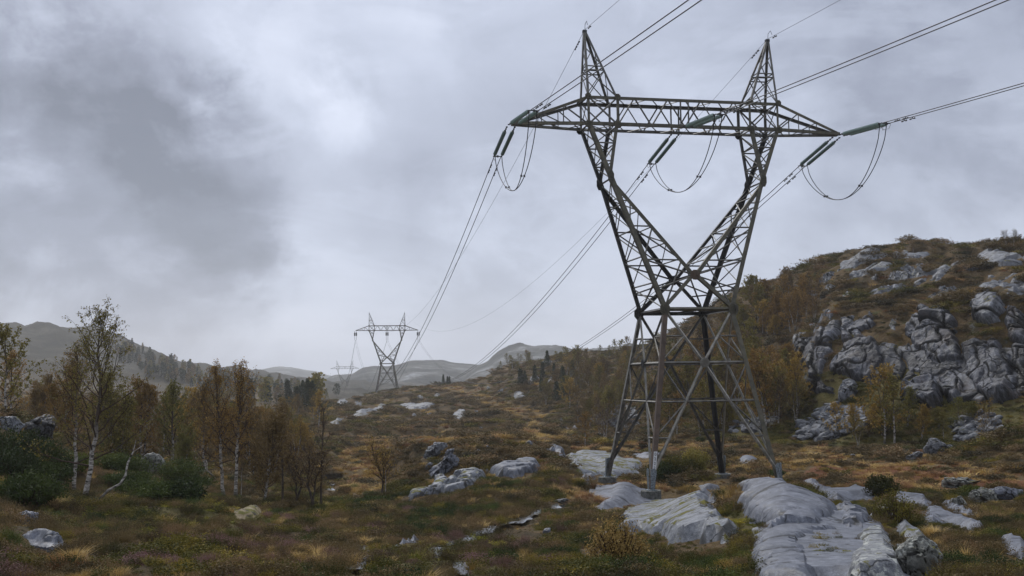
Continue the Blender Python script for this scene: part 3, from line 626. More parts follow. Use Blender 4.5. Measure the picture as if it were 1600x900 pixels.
# number plate on the near leg
g = Geo(); f = foot1[(-1, -1)]; w = waist1[(-1, -1)]; u_ = (w-f)/np.linalg.norm(w-f); c0 = f+u_*1.62+np.array([.02, -.26, 0])
M3 = np.stack([np.array([1, 0, 0]), np.cross(u_, [1, 0, 0]), u_], 1)
g.box(c0, (.20, .015, 1.08), M3); pl = link('number_plate', g.mesh('number_plate'), WHITE, main)
for k, dgt in enumerate('0222'):
    fc = bpy.data.curves.new('numeral', 'FONT'); fc.body = dgt; fc.size = .24; fc.extrude = .004; fc.align_x = 'CENTER'; fc.align_y = 'CENTER'
    fo = bpy.data.objects.new('numeral', fc); C.objects.link(fo); fm = bpy.data.meshes.new_from_object(fo.evaluated_get(bpy.context.evaluated_depsgraph_get())); bpy.data.objects.remove(fo)
    fm.materials.clear(); fo = link('numeral', fm, BLACK, pl, loc=tuple(c0+u_*(.38-.255*k)+np.array([0, -.02, 0])), rot=(math.pi/2, 0, 0))
def copy_thing(src, kids, name, label, cat, loc, rz, group):
    r = thing(name, label, cat, loc, (0, 0, rz), group)
    for ch in kids:
        c = ch.copy(); C.objects.link(c); c.parent = r
    return r
P2 = (-42.2, 366.0, -4.9); P3_ = (-124.5, 808., -13.0)
copy_thing(main, parts1, 'lattice_pylon', 'middle distance pylon standing on the brown hill crest', 'pylon', P2, .17, 'pylons of the power line')
copy_thing(main, parts1, 'lattice_pylon', 'tiny faint pylon in the haze beyond the middle one', 'pylon', P3_, .18, 'pylons of the power line')
# ------------------------------------------------------------------ insulators, conductors, jumpers
cs, sn = math.cos(PSI), math.sin(PSI)
def PW(x, y, z, base=(PX, PYY, PZ), psi=PSI):
    c_, s_ = math.cos(psi), math.sin(psi); return np.array([base[0]+x*c_-y*s_, base[1]+x*s_+y*c_, base[2]+z])
NEARD = np.array([.2305, -.970, -.075]); LS = 5.4
def string_mesh(L=3.9):
    # glass discs along +X
    P = [(0.0, 0)]
    n = 20; pitch = L/n; prof = []
    for k in range(n):
        z = k*pitch
        prof += [(.035, z), (.04, z+pitch*.45), (.118, z+pitch*.60), (.122, z+pitch*.72), (.04, z+pitch*.86)]
    return lathe([(0, 0)]+prof+[(0, L)], 12).mesh('glass_discs', True)
GD = string_mesh(); GD.materials.append(GLASS)
g = Geo(); g.tube([(0, 0, -.75), (0, 0, 0)], .022, 6); g.box((0, 0, -.72), (.10, .06, .12)); g.box((0, 0, -.40), (.07, .09, .16)); g.box((0, 0, -.1), (.10, .10, .12)); FIT1 = g.mesh('shackle')
g = Geo(); g.tube([(0, 0, 3.9), (0, 0, 4.25)], .022, 6); g.box((0, 0, 4.0), (.10, .10, .12)); FIT2 = g.mesh('end_fitting')
g = Geo(); g.tube([(0, -.22, 3.6), (0, -.30, 3.75), (0, -.30, 4.25), (0, -.12, 4.4), (0, 0, 4.4)], .014, 5); g.tube([(0, -.12, 3.6), (0, -.30, 3.6), (0, -.30, 3.75)], .014, 5); HORN = g.mesh('arcing_horn')
def frame_to(d):
    z = Vector(d).normalized(); q = z.to_track_quat('Z', 'Y'); return q
phases = [(-10.5, 'left'), (0.0, 'middle'), (10.5, 'right')]
whatphase = {'left': 'left crossarm tip', 'middle': 'middle of the crossarm', 'right': 'right crossarm tip'}
g2n = 'glass insulator strings on the nearest pylon'
ends = {}
P2tips = [PW(x, 0, 18.2, P2, .17) for x in (-10.5, 0, 10.5)]
for i, (x, nm) in enumerate(phases):
    A = PW(x, 0, 21.15); B = P2tips[i]; fd = (B-A); fd[2] = 0; span = np.linalg.norm(fd); fd /= span
    for side in ('far', 'near'):
        d = np.array([fd[0], fd[1], -.17 if nm != 'left' else -.15]) if side == 'far' else NEARD.copy(); d /= np.linalg.norm(d)
        lat = np.cross(d, [0, 0, 1]); lat /= np.linalg.norm(lat); 
        yo = {'far': .25, 'near': -.25}[side]
        A0 = PW(x, yo if nm != 'middle' else (.9 if side == 'far' else -.9), 21.15)
        for s in (-1, 1):
            q = frame_to(d); o0 = A0+lat*s*.24+d*.78
            lab = f'{("right" if s < 0 else "left") if side == "far" else ("left" if s < 0 else "right")} glass string of the pair {"sloping away" if side == "far" else "towards the viewer"} from the {whatphase[nm]}'
            r = thing('insulator_string', lab, 'insulator', tuple(o0), q.to_euler(), g2n)
            gd = link('glass_discs', GD, None, r)
            if side == 'far':
                gd.material_slots[0].link = 'OBJECT'; gd.material_slots[0].material = GLASSD
            link('shackle', FIT1, STD, r); link('end_fitting', FIT2, STD, r)
            if s < 0 or side == 'near': link('arcing_horn', HORN, STL, r)
        E = A0+d*(.78+4.3); ends[(i, side)] = (E, lat, d)
        g = Geo(); g.tube([E-lat*.3, E+lat*.3], .035, 6, True); g.box(E, (.12, .12, .12))
        tag(link('yoke_plate', g.mesh('yoke_plate', off=E), STD, loc=E), f'small steel yoke joining the paired strings {"beyond" if side == "far" else "in front of"} the {whatphase[nm]}', 'yoke', 'yokes at the insulator ends')
def wire_pts(A, B, sag, n=60, t1=1.0):
    s = np.linspace(0, t1, n)**1.0; P = A[None]*(1-s)[:, None]+B[None]*s[:, None]; P[:, 2] -= 4*sag*s*(1-s); return P
def damper(g, P, s0):
    # a small dumbbell under the wire, s0 metres from the start
    d = P[1]-P[0]; d /= np.linalg.norm(d); c = P[0]+d*s0; g.tube([c-d*.22+[0, 0, -.1], c+d*.22+[0, 0, -.1]], .012, 4); g.tube([c-d*.24+[0, 0, -.1], c-d*.12+[0, 0, -.1]], .045, 6, True); g.tube([c+d*.12+[0, 0, -.1], c+d*.24+[0, 0, -.1]], .045, 6, True); g.box(c+np.array([0, 0, -.05]), (.04, .04, .12))
for i, (x, nm) in enumerate(phases):
    E, lat, d = ends[(i, 'far')]; B = P2tips[i]
    for s in (-1, 1):
        P = wire_pts(E+lat*s*.22, B+lat*s*.22, 14.8)
        g = Geo(); g.tube(P, .026, 5); w = tag(link('conductor_wire', g.mesh('conductor_wire', True), WIRE), f'{"left" if s > 0 else "right"} twin of the sagging wires from the {whatphase[nm]} to the middle pylon', 'wire', 'conductor wires')
        for q in (1.4, 2.3): g = Geo(); damper(g, P, q+.5*(s > 0)); link('damper', g.mesh('damper'), STD, w)
    E, lat, d = ends[(i, 'near')]
    for s in (-1, 1):
        A = E+lat*s*.22; T_ = A+np.array([.2305, -.970, 0])*330+np.array([0, 0, 1.0]); P = wire_pts(A, T_, 6.4, 80)
        g = Geo(); g.tube(P, .026, 5); w = tag(link('conductor_wire', g.mesh('conductor_wire', True), WIRE), f'{"left" if s > 0 else "right"} twin of the wires leaving the {whatphase[nm]} over the viewer', 'wire', 'conductor wires')
        for q in (1.5, 2.3): g = Geo(); damper(g, P, q); link('damper', g.mesh('damper'), STD, w)
    # jumper pair
    Ef, lf, df = ends[(i, 'far')]; En, ln, dn = ends[(i, 'near')]; Ef = Ef-df*.25; En = En-dn*.25
    s_ = np.linspace(0, 1, 40); shape = (np.sin(np.pi*s_)**.62)*(1+.22*(s_-.5)); depth = [3.3, 3.1, 3.4][i]
    g = Geo(); pr = []
    for s in (-1, 1):
        A = Ef+lf*s*.22; B = En+ln*s*(.22); P = A[None]*(1-s_)[:, None]+B[None]*s_[:, None]
        P[:, 2] -= depth*shape; mid = np.sin(np.pi*s_)[:, None]; P = P+mid*lat[None]*s*.0; pr.append(P); g.tube(P, .026, 5)
    j = tag(link('jumper_loop', g.mesh('jumper_loop', True), WIRE), f'slack pair of jumper cables looping under the {whatphase[nm]}', 'cable', 'jumper loops under the crossarm')
    g = Geo()
    for k in (11, 28): g.tube([pr[0][k], pr[1][k]], .02, 5); g.box(pr[0][k], (.1, .1, .12)); g.box(pr[1][k], (.1, .1, .12))
    link('spacer', g.mesh('spacer'), STD, j)
for x, nm in ((-5.92, 'left'), (5.92, 'right')):
    A = PW(x, 0, 27.2); B = PW(x, 0, 27.2, P2, .17)
    P = wire_pts(A, B, 11.5); g = Geo(); g.tube(P, .013, 4); w = tag(link('ground_wire', g.mesh('ground_wire', True), WIRE), f'thin earth wire from the {nm} peak down to the middle pylon', 'wire', 'earth wires on the peaks')
    for q in (1.6, 2.3): g = Geo(); damper(g, P, q); link('damper', g.mesh('damper'), STD, w)
    P = wire_pts(A, A+np.array([.2305, -.970, 0])*330+np.array([0, 0, 1.]), 5.2, 80); g = Geo(); g.tube(P, .013, 4); w = tag(link('ground_wire', g.mesh('ground_wire', True), WIRE), f'thin earth wire rising from the {nm} peak out of view', 'wire', 'earth wires on the peaks')
    g = Geo(); damper(g, P, 1.0); link('damper', g.mesh('damper'), STD, w)
# second span: suspension strings under pylon two, wires to pylon three
g = Geo(); g.tube([(0, 0, 0), (0, 0, -.5)], .05, 5); g.tube([(0, 0, -.5), (0, 0, -1.6)], .22, 8, True); g.tube([(0, 0, -1.6), (0, 0, -3.0)], .05, 5); SUS = g.mesh('insulator_string')
SUS.materials.append(STD)
for i in range(3):
    A = PW((-10.5, 0, 10.5)[i], 0, 21.1, P2, .17); B = PW((-10.5, 0, 10.5)[i], 0, 18.1, P3_, .18)
    for s in (-.28, .28):
        tag(link('insulator_string', SUS, None, loc=A+[s, 0, 0]), ('left' if s < 0 else 'right')+' dark stubby insulator of the pair under the middle pylon, ' + ['below its left tip', 'below its crossarm middle', 'below its right tip'][i], 'insulator', 'insulators under the middle pylon')
    P = wire_pts(A-[0, 0, 3.0], B, 20); g = Geo(); g.tube(P, .05, 4); tag(link('conductor_wire', g.mesh('conductor_wire'), WIRE), 'faint wire between the middle and the hazy pylon, ' + ['left phase', 'centre phase', 'right phase'][i], 'wire', 'conductor wires')
# ------------------------------------------------------------------ rocks: solid domes standing out of the ground
DBG = False
ROCKPOLY = []       # outlines in the picture, to keep plants off the bare rock
def polyseg(P, Q):
    """signed inside distance of points P (n,2) to polygon Q"""
    d = np.full(len(P), 1e9)
    for i in range(len(Q)):
        a, b = Q[i], Q[(i+1) % len(Q)]; ab = b-a; t_ = np.clip(((P-a)@ab)/(ab@ab+1e-12), 0, 1); d = np.minimum(d, np.linalg.norm(P-a-t_[:, None]*ab, axis=1))
    return np.where(inpoly(P[:, 0], P[:, 1], Q), d, -d)
def rock(name, label, poly, mt, thick, cat='rock', style='slab', w=None, rough=1.0, seed=0, n=70, group=None, parent=None, part=None, lift=0.0, keep=True, bulge=.5, holes=0.0, dmax=None):
    H, ok = hit([p[0] for p in poly], [p[1] for p in poly])
    H = H[ok]
    if len(H) < 3: print('rock misses the ground:', label); return None
    Dm = np.hypot(H[:, 0], H[:, 1]); med = np.median(Dm); lo_, hi_ = med*.62, (dmax if dmax else med*1.3)      # an edge seen against ground far behind stays on the rock
    if DBG: print('ROCKD', seed, name, np.round(Dm, 1), label[:30])
    k_ = np.clip(Dm, lo_, hi_)/Dm; H = H*np.array([1, 1, 0])*k_[:, None]; H[:, 2] = hxy(H[:, 0], H[:, 1], style == 'slab')
    if len(H) < 3: print('rock too thin:', label); return None
    c = H.mean(0)
    if len(H) >= 3:
        A_ = np.c_[H[:, 0]-c[0], H[:, 1]-c[1]]; ATA = A_.T@A_+np.eye(2)*.05*(np.trace(A_.T@A_)+1e-6)*.05
        gxy = np.linalg.solve(ATA, A_.T@(H[:, 2]-c[2]))
    gxy = np.clip(gxy, -2.2, 2.2)
    nrm = np.array([-gxy[0], -gxy[1], 1]); nrm /= np.linalg.norm(nrm)
    vd = np.array([-c[0], -c[1], 0]); vd /= np.linalg.norm(vd)+1e-9
    ex = np.cross([0, 0, 1], -vd); ex = ex-nrm*(ex@nrm); ex /= np.linalg.norm(ex); ey = np.cross(nrm, ex)
    Q2 = np.c_[(H-c)@ex, (H-c)@ey]
    lo, hi = Q2.min(0), Q2.max(0); sz = hi-lo; mar = .08*sz.max()+.1
    lo = lo-mar; hi = hi+mar; st = max((hi-lo).max()/n, .02); ratio = 1.0
    gx = np.arange(lo[0], hi[0]+st, st); gy = np.arange(lo[1], hi[1]+st, st)
    if len(gy) < 14: gy = np.linspace(lo[1], hi[1], 14)
    if len(gx) < 14: gx = np.linspace(lo[0], hi[0], 14)
    GX, GY = np.meshgrid(gx, gy, indexing='ij'); P = np.c_[GX.ravel(), GY.ravel()]
    W_ = c+P[:, :1]*ex+P[:, 1:]*ey
    L = max(.25*sz.min(), .12)
    jit = np.c_[fbm(W_[:, 0]/L, W_[:, 1]/L, W_[:, 2]/L, 5, seed+1, .55), fbm(W_[:, 0]/L+9, W_[:, 1]/L, W_[:, 2]/L, 5, seed+2, .55)]*min(L*.3, .45 if med < 70 else 9)
    d = polyseg(P+jit, Q2)
    ww = w if w else .35*sz.min()
    hole = fbm(W_[:, 0]/(L*1.5)+3, W_[:, 1]/(L*1.5), W_[:, 2]/(L*1.5), 4, seed+7)
    if holes: d = np.minimum(d, (.62-holes-hole)*L*1.2)
    f = np.clip(d/ww, -1.2, 1); dome = np.where(f > 0, np.sqrt(np.maximum(1-(1-f)**2, 0))*(1-bulge)+bulge*f*(2-f), f*1.2)
    big = np.clip(f, 0, 1)
    S_ = W_*1.0
    if style == 'slab':
        # ice-smoothed rock with long joints and a few steps
        cell = min(2.7, max(.5, .22*sz.max())); R = np.stack([S_[:, 0]*.55+S_[:, 1]*.25, S_[:, 1]*1.1-S_[:, 0]*.45, S_[:, 2]*1.2], 1)/cell
        R = R+.18*np.stack([fbm(R[:, 0]*1.5, R[:, 1]*1.5, R[:, 2]*1.5, 3, seed+q) for q in (3, 4, 5)], 1); F1, F2, ID, DV = worley(R+seed*7.1, seed); crack = np.clip((F2-F1)/(.05 if cell > 1 else .08), 0, 1)
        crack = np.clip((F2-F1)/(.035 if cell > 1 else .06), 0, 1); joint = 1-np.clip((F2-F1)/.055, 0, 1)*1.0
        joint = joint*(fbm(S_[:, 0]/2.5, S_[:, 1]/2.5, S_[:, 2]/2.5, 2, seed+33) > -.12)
        rel = .20*(ID-.5)+.03*fbm(S_[:, 0]/3, S_[:, 1]/3, S_[:, 2]/3, 4, seed)-.30*(1-crack)*min(1, .12/max(thick, .05)+.3)+.05*DV@np.array([.25, -.3, .2])+.02*fbm(S_[:, 0]*2.5, S_[:, 1]*2.5, S_[:, 2]*2.5, 3, seed+4)
        amp = thick*rough
    else:
        k = 5.0 if style == 'cliff' else max(thick*1.1, .3)
        A3 = np.array([[.95, .35, -.25], [-.25, 1.0, .1], [.42, -.1, .42]]) if style == 'cliff' else np.array([[.9, .3, .15], [-.25, 1.0, .1], [.1, -.1, .55]])
        rel = 0; joint = np.zeros(len(P))
        for lev, (sz_, am) in enumerate((((k, 1.0), (k*.36, .34), (k*.12, .08)) if style == 'cliff' else ((k, 1.0), (k*.42, .42), (k*.17, .16)))):     # jointed blocks at three sizes
            wv = .35*fbm(S_[:, 0]/(sz_*1.8), S_[:, 1]/(sz_*1.8), S_[:, 2]/(sz_*1.8), 3, seed+lev*5)
            R = (S_@A3.T)/sz_; c1 = R[:, 0]+R[:, 1]*.3+wv+seed*.37; i1 = np.floor(c1).astype(np.int64)
            c2 = R[:, 2]*.75-R[:, 1]*.25-wv*.8+_h(i1, i1*0, i1*0, seed+3)*1.0; i2 = np.floor(c2).astype(np.int64); f1 = c1-i1; f2 = c2-i2
            hh = [_h(i1, i2, i1*0+lev, seed+q) for q in (11, 12, 13)]
            e_ = np.minimum(np.minimum(f1, 1-f1), np.minimum(f2, 1-f2)*1.3)
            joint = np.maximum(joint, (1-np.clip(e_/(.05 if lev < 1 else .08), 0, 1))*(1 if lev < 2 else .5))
            rel = rel+am*((hh[0]-.5)*1.1+(f1-.5)*(hh[1]-.5)*1.4+(f2-.5)*(hh[2]-.3)*.9-.40*(1-np.clip(e_/.07, 0, 1)))
        rel = rel+.10*fbm(S_[:, 0]*1.1, S_[:, 1]*1.1, S_[:, 2]*1.1, 4, seed+6)
        amp = thick*rough
    hgt = thick*dome+amp*rel*(.25+.75*big)*np.clip(f*3+.6, 0, 1)-.06*thick+lift+(.09*np.clip(f*2, 0, 1) if style == 'slab' else 0)
    # foot point of the dome on the ground along the plane normal
    tt = np.zeros(len(P))
    for _ in range(12):
        X_ = W_+tt[:, None]*nrm; tt = tt+.6*(hxy(X_[:, 0], X_[:, 1], style == 'slab')-X_[:, 2])*nrm[2]
    tt = np.clip(tt, -thick*2.5-1, thick*2.5+1)
    V = W_+(tt+hgt)[:, None]*nrm
    nx, ny = len(gx), len(gy); i = np.arange(nx-1)[:, None]*ny; j = np.arange(ny-1)[None]
    Q = np.stack([i+j, i+ny+j, i+ny+j+1, i+j+1], -1).reshape(-1, 4)
    m_ = (d[Q] > -mar*.9).any(1) & (f[Q] > -1.19).any(1)
    Q = Q[m_]
    if not len(Q): return None
    us, inv = np.unique(Q, return_inverse=True); V = V[us]; joint = joint[us]; Q = inv.reshape(-1, 4)
    # close the body underneath with a skirt down into the ground
    e = np.concatenate([Q[:, [0, 1]], Q[:, [1, 2]], Q[:, [2, 3]], Q[:, [3, 0]]]); key = np.sort(e, 1); kk = key[:, 0]*len(V)+key[:, 1]
    uq, ix, cnt = np.unique(kk, return_index=True, return_counts=True); be = e[ix[cnt == 1]]
    bv, binv = np.unique(be, return_inverse=True); low = V[bv]-nrm*(thick*.8+.3); nb = len(V)
    V2 = np.concatenate([V, low]); bi = binv.reshape(-1, 2)+nb
    sk = np.stack([be[:, 1], be[:, 0], bi[:, 0], bi[:, 1]], 1)
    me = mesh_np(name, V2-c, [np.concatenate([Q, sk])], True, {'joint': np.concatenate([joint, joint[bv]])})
    try: me.set_sharp_from_angle(angle=math.radians(24 if style != 'slab' else 35))
    except Exception: pass
    if parent is not None: o = link(part or name, me, mt, parent=parent, loc=c-np.array(parent.location))
    else:
        o = link(name, me, mt, loc=c); tag(o, label, cat, group)
    if keep: ROCKPOLY.append(list(poly))
    return o
def boulder(name, label, poly, mt, seed=0, depth=.8, facets=8, blocky=.10, group=None, cat='boulder', sub=5):
    import bmesh
    us = [p[0] for p in poly]; vs = [p[1] for p in poly]; cu = (min(us)+max(us))/2; hpx = max(vs)-min(vs); wpx = max(us)-min(us)
    H, ok = hit([cu], [max(vs)-.12*hpx])
    if not ok[0]: print('boulder miss', label); return
    D = float(np.hypot(H[0, 0], H[0, 1])); R = wpx/2*D/FPX; D2 = D+R*depth*.8
    d0 = raydir(cu, (min(vs)+max(vs))/2); d0 = d0/np.hypot(d0[0], d0[1]); c = d0*D2; k = D2/FPX/math.cos(PITCH)
    fy = np.array([d0[0], d0[1], 0]); ex = np.array([fy[1], -fy[0], 0])
    Q = np.array([[(u-cu)*k, ((min(vs)+max(vs))/2-v)*k] for u, v in poly])
    bm = bmesh.new(); bmesh.ops.create_icosphere(bm, subdivisions=sub, radius=1); N_ = np.array([v.co[:] for v in bm.verts]); Fc = np.array([[v.index for v in f.verts] for f in bm.faces]); bm.free()
    th = np.arctan2(N_[:, 2], N_[:, 0]); dirs = np.c_[np.cos(th), np.sin(th)]; rho = np.zeros(len(N_))
    for i in range(len(Q)):
        a, b = Q[i], Q[(i+1) % len(Q)]; e = b-a; den = dirs[:, 0]*e[1]-dirs[:, 1]*e[0]; den = np.where(abs(den) < 1e-9, 1e-9, den)
        t_ = (a[0]*e[1]-a[1]*e[0])/den; s_ = (a[0]*dirs[:, 1]-a[1]*dirs[:, 0])/den; m = (t_ > 0) & (s_ >= -1e-6) & (s_ <= 1+1e-6); rho = np.where(m, np.maximum(rho, t_), rho)
    rho[rho == 0] = rho[rho > 0].mean()
    rr = np.hypot(N_[:, 0], N_[:, 2])**.75; L = np.c_[dirs[:, 0]*rho*rr, N_[:, 1]*R*depth, dirs[:, 1]*rho*rr]
    r = np.random.RandomState(seed)
    for _ in range(facets):
        n_ = r.randn(3); n_[1] = -abs(n_[1])*1.5; n_ /= np.linalg.norm(n_); q_ = np.sort(L@n_)[int(len(L)*(.86+.1*r.rand()))]; s_ = np.maximum(L@n_-q_, 0); L = L-(s_*.85)[:, None]*n_
    P = L/max(R*.55, .12); F1, F2, ID, DV = worley(P+seed, seed); G1, G2, ID2, _d = worley(P*2.6+seed, seed+1)
    dsp = blocky*R*((ID-.5)*1.2-1.0*(1-np.clip((F2-F1)/.08, 0, 1))+.5*(ID2-.5)-.4*(1-np.clip((G2-G1)/.12, 0, 1)))+.05*R*fbm(P[:, 0]*3, P[:, 1]*3, P[:, 2]*3, 4, seed)
    nn = L/(np.linalg.norm(L, axis=1)[:, None]+1e-9); L = L+nn*dsp[:, None]
    L[:, 2] = np.where(L[:, 2] < 0, L[:, 2]*1.25, L[:, 2])
    V = L[:, :1]*ex+L[:, 1:2]*fy+L[:, 2:3]*np.array([0, 0, 1.])
    me = mesh_np(name, V, [Fc], True, {'joint': 1-np.clip((F2-F1)/.07, 0, 1)})
    try: me.set_sharp_from_angle(angle=math.radians(40))
    except Exception: pass
    o = link(name, me, mt, loc=c); tag(o, label, cat, group); ROCKPOLY.append([(cu+(u-cu)*.85, v) for u, v in poly]); return o
def crop(pts, k, ox, oy): return [(ox+x/k, oy+y/k) for x, y in pts]
def c8(*p): return crop(p, 2.2222, 880, 660)
def cb(*p): return crop(p, 2.646, 380, 560)
def c7(*p): return crop(p, 2.3674, 1140, 360)
def cR(*p): return crop(p, 4.0, 1100, 730)
def c3(*p): return crop(p, 4.0, 600, 520)
# near slabs and domes round the pylon
rock('rock_dome', 'pale wet rock dome with yellow moss on its left end, left of the pylon', c8((18,150),(25,120),(55,107),(95,104),(150,110),(220,128),(282,152),(275,175),(210,186),(130,190),(60,180),(20,175)), ROCK_MOSS, .3, seed=1, w=.5, rough=1.2)
rock('rock_slab', 'low grey slab running out to the left of the near concrete footing', c8((110,300),(180,262),(240,244),(256,250),(258,278),(200,296),(140,304)), ROCK_SLAB, .18, seed=2, n=60)
rock('rock_slab', 'broad low bedrock sheet joining the slabs at the bottom right', cR((330,400),(420,380),(820,290),(1060,330),(1150,430),(1200,560),(1260,720),(330,720),(330,560)), ROCK_SLAB, .07, seed=12, w=.2, rough=1.2, n=130, dmax=33)
rock('rock_slab', 'broad wet slab in front of the near footing with a strip of moss across it', c8((205,405),(210,360),(240,318),(290,275),(340,255),(400,247),(450,258),(500,285),(525,312),(560,360),(588,388),(585,418),(540,408),(480,398),(440,412),(390,418),(340,385),(290,378),(240,392)), ROCK_MOSS, .3, seed=13, w=.35, rough=1.0, n=150, lift=.04, dmax=51)
rock('rock_dome', 'largest smooth grey rock dome, cracked across, below the right footing', cR((220,165),(232,130),(275,108),(330,112),(400,125),(500,145),(600,178),(700,225),(800,268),(830,300),(815,350),(760,378),(640,390),(540,398),(500,424),(430,420),(395,365),(350,352),(280,310),(240,280),(235,215)), ROCK_SLAB, .26, seed=14, w=.35, rough=.9, n=170, dmax=40)
rock('rock_slab', 'long tilted wet slab running down to the bottom edge below the largest dome', cR((430,440),(500,432),(560,405),(700,390),(830,375),(815,440),(720,462),(630,480),(605,520),(640,600),(680,640),(690,720),(330,720),(350,660),(310,590),(330,500),(370,470)), ROCK_SLAB, .16, seed=15, w=.25, rough=1.0, n=130)
rock('rock_slab', 'stepped cracked slab right of the largest dome', cR((812,262),(880,262),(960,290),(1060,335),(1045,375),(1000,400),(985,440),(930,450),(960,400),(900,415),(855,400),(850,350),(880,315)), ROCK_SLAB, .25, seed=16, w=.25, rough=1.3, n=100, holes=.1)
rock('rock_outcrop', 'rough outcrop spotted with pale lichen left of the dark round boulder', cR((960,460),(1020,430),(1110,432),(1150,450),(1165,500),(1200,560),(1240,640),(1250,720),(900,720),(910,640),(950,590),(985,560),(970,510)), m_rock('blotched', lin(104, 106, 110), lin(54, 54, 54), lin(160, 160, 156), 2.2, .5, .9, moss=.2), .2, seed=17, w=.2, rough=.9, n=120)
boulder('boulder', 'dark grey-green rounded boulder with a deep crack at the lower right', cR((1215,470),(1260,430),(1330,425),(1400,450),(1450,480),(1470,560),(1465,620),(1490,720),(1270,720),(1225,640),(1215,560)), ROCK_BOULDER, seed=18)
rock('rock_slab', 'narrow mossy rock rib climbing up behind the dark boulder', cR((1050,160),(1085,165),(1150,240),(1220,330),(1330,400),(1390,450),(1330,440),(1240,430),(1200,380),(1120,270)), ROCK_MOSS, .16, seed=19, w=.25, rough=.8, n=60)
rock('rock_slab', 'flat pale slab right of the largest dome, ending at the juniper', cR((640,165),(700,185),(870,160),(900,142),(980,140),(1050,150),(1075,185),(1060,215),(1000,198),(920,210),(840,215),(740,205)), ROCK_SLAB, .3, seed=20, w=.6, n=70)
rock('rock_slab', 'long whaleback slab behind the bushy juniper at the right', cR((1170,180),(1230,175),(1320,190),(1390,205),(1440,240),(1400,255),(1300,225),(1220,215)), ROCK_SLAB, .2, seed=21, w=.5, n=60)
rock('rock_slab', 'sloping slab below the whaleback right of the juniper', cR((1340,320),(1400,262),(1470,262),(1530,300),(1640,340),(1760,390),(1740,410),(1600,365),(1500,340),(1400,370)), ROCK_SLAB, .16, seed=22, w=.4, n=70)
rock('rock_slab', 'flat pale strip of slab near the right edge', c8((1305,284),(1370,290),(1462,326),(1440,330),(1370,314)), ROCK_SLAB, .25, seed=23, n=50)
rock('rock_slab', 'bluish wet slab cut by the right edge of the view', c8((1525,420),(1560,418),(1620,430),(1640,475),(1600,478),(1555,462)), ROCK_SLAB, .12, seed=24, n=50)
for k, (p, l) in enumerate([(c8((1340,295),(1345,270),(1380,258),(1400,285),(1385,305)), 'small rounded boulder at the left end of the jumbled group on the right'),
    (c8((1400,290),(1410,248),(1455,228),(1490,240),(1500,272),(1450,292)), 'middle boulder of the jumbled group on the right'),
    (c8((1490,262),(1490,235),(1530,228),(1598,236),(1590,262),(1540,275)), 'long flat boulder at the right end of the jumbled group'),
    (c8((1290,215),(1320,196),(1400,195),(1440,205),(1400,225),(1320,235)), 'dark low boulder above the jumbled group on the right')]):
    boulder('boulder', l, p, ROCK_BOULDER if k != 2 else ROCK_SLAB, seed=30+k, depth=.7)
sm_ = [(c8((452,218),(490,208),(548,220),(538,234),(482,234)), 'small pale slab in the grass right of the near footing'),
       (c8((478,266),(512,260),(545,275),(512,284)), 'tiny flat slab just below the small pale one'),
       (c8((822,210),(880,204),(935,232),(905,236),(858,220)), 'low slab in the grass right of the right-hand footing'),
       (c8((108,450),(130,405),(162,403),(158,432),(122,456)), 'small bright stone in the heather left of the broad slab'),
       (c8((608,128),(640,120),(675,132),(650,145),(612,138)), 'pale slab behind the far footing'),
       (c8((235,112),(290,104),(345,112),(330,124),(260,124)), 'flat pale strip of rock between the left and near legs'),
       (c8((70,190),(95,180),(112,190),(100,202),(72,200)), 'small white stone left of the left footing')]
for k, (p, l) in enumerate(sm_): rock('stone', l, p, ROCK_SLAB, .22, seed=40+k, n=36, cat='stone')
# left foreground
boulder('boulder', 'round grey boulder with mossy shoulders among the birches', [(222,738),(220,722),(226,712),(238,708),(250,712),(257,722),(259,738),(240,744)], ROCK_BOULDER, seed=50)
boulder('boulder', 'dark angular crag on the slope at the left edge', [(30,684),(36,668),(52,655),(70,647),(82,652),(84,668),(80,684),(60,690)], ROCK_DARK, seed=51)
boulder('boulder', 'low mossy rock cut by the left edge beside the dark crag', [(-12,664),(5,652),(22,654),(34,666),(24,676),(0,676)], ROCK_MOSS, seed=52)
boulder('boulder', 'small bluish boulder in the heather near the left edge', [(20,815),(24,804),(42,800),(56,804),(62,818),(54,824),(30,824)], ROCK_SLAB, seed=53)
rock('rock_slab', 'slanting bluish slab in the heather, lowest on the left', [(34,836),(50,834),(78,842),(102,857),(84,860),(60,854)], ROCK_SLAB, .14, seed=54, n=50, lift=.03)
rock('mound', 'low tan mossy mound in the grass in front of the slim birches', [(358,800),(368,796),(392,796),(408,804),(404,810),(370,808)], m_rock('tan_mound', lin(124, 110, 84), lin(92, 80, 58), lin(150, 138, 112), 1, .8, .2, moss=.5), .14, seed=55, n=40)
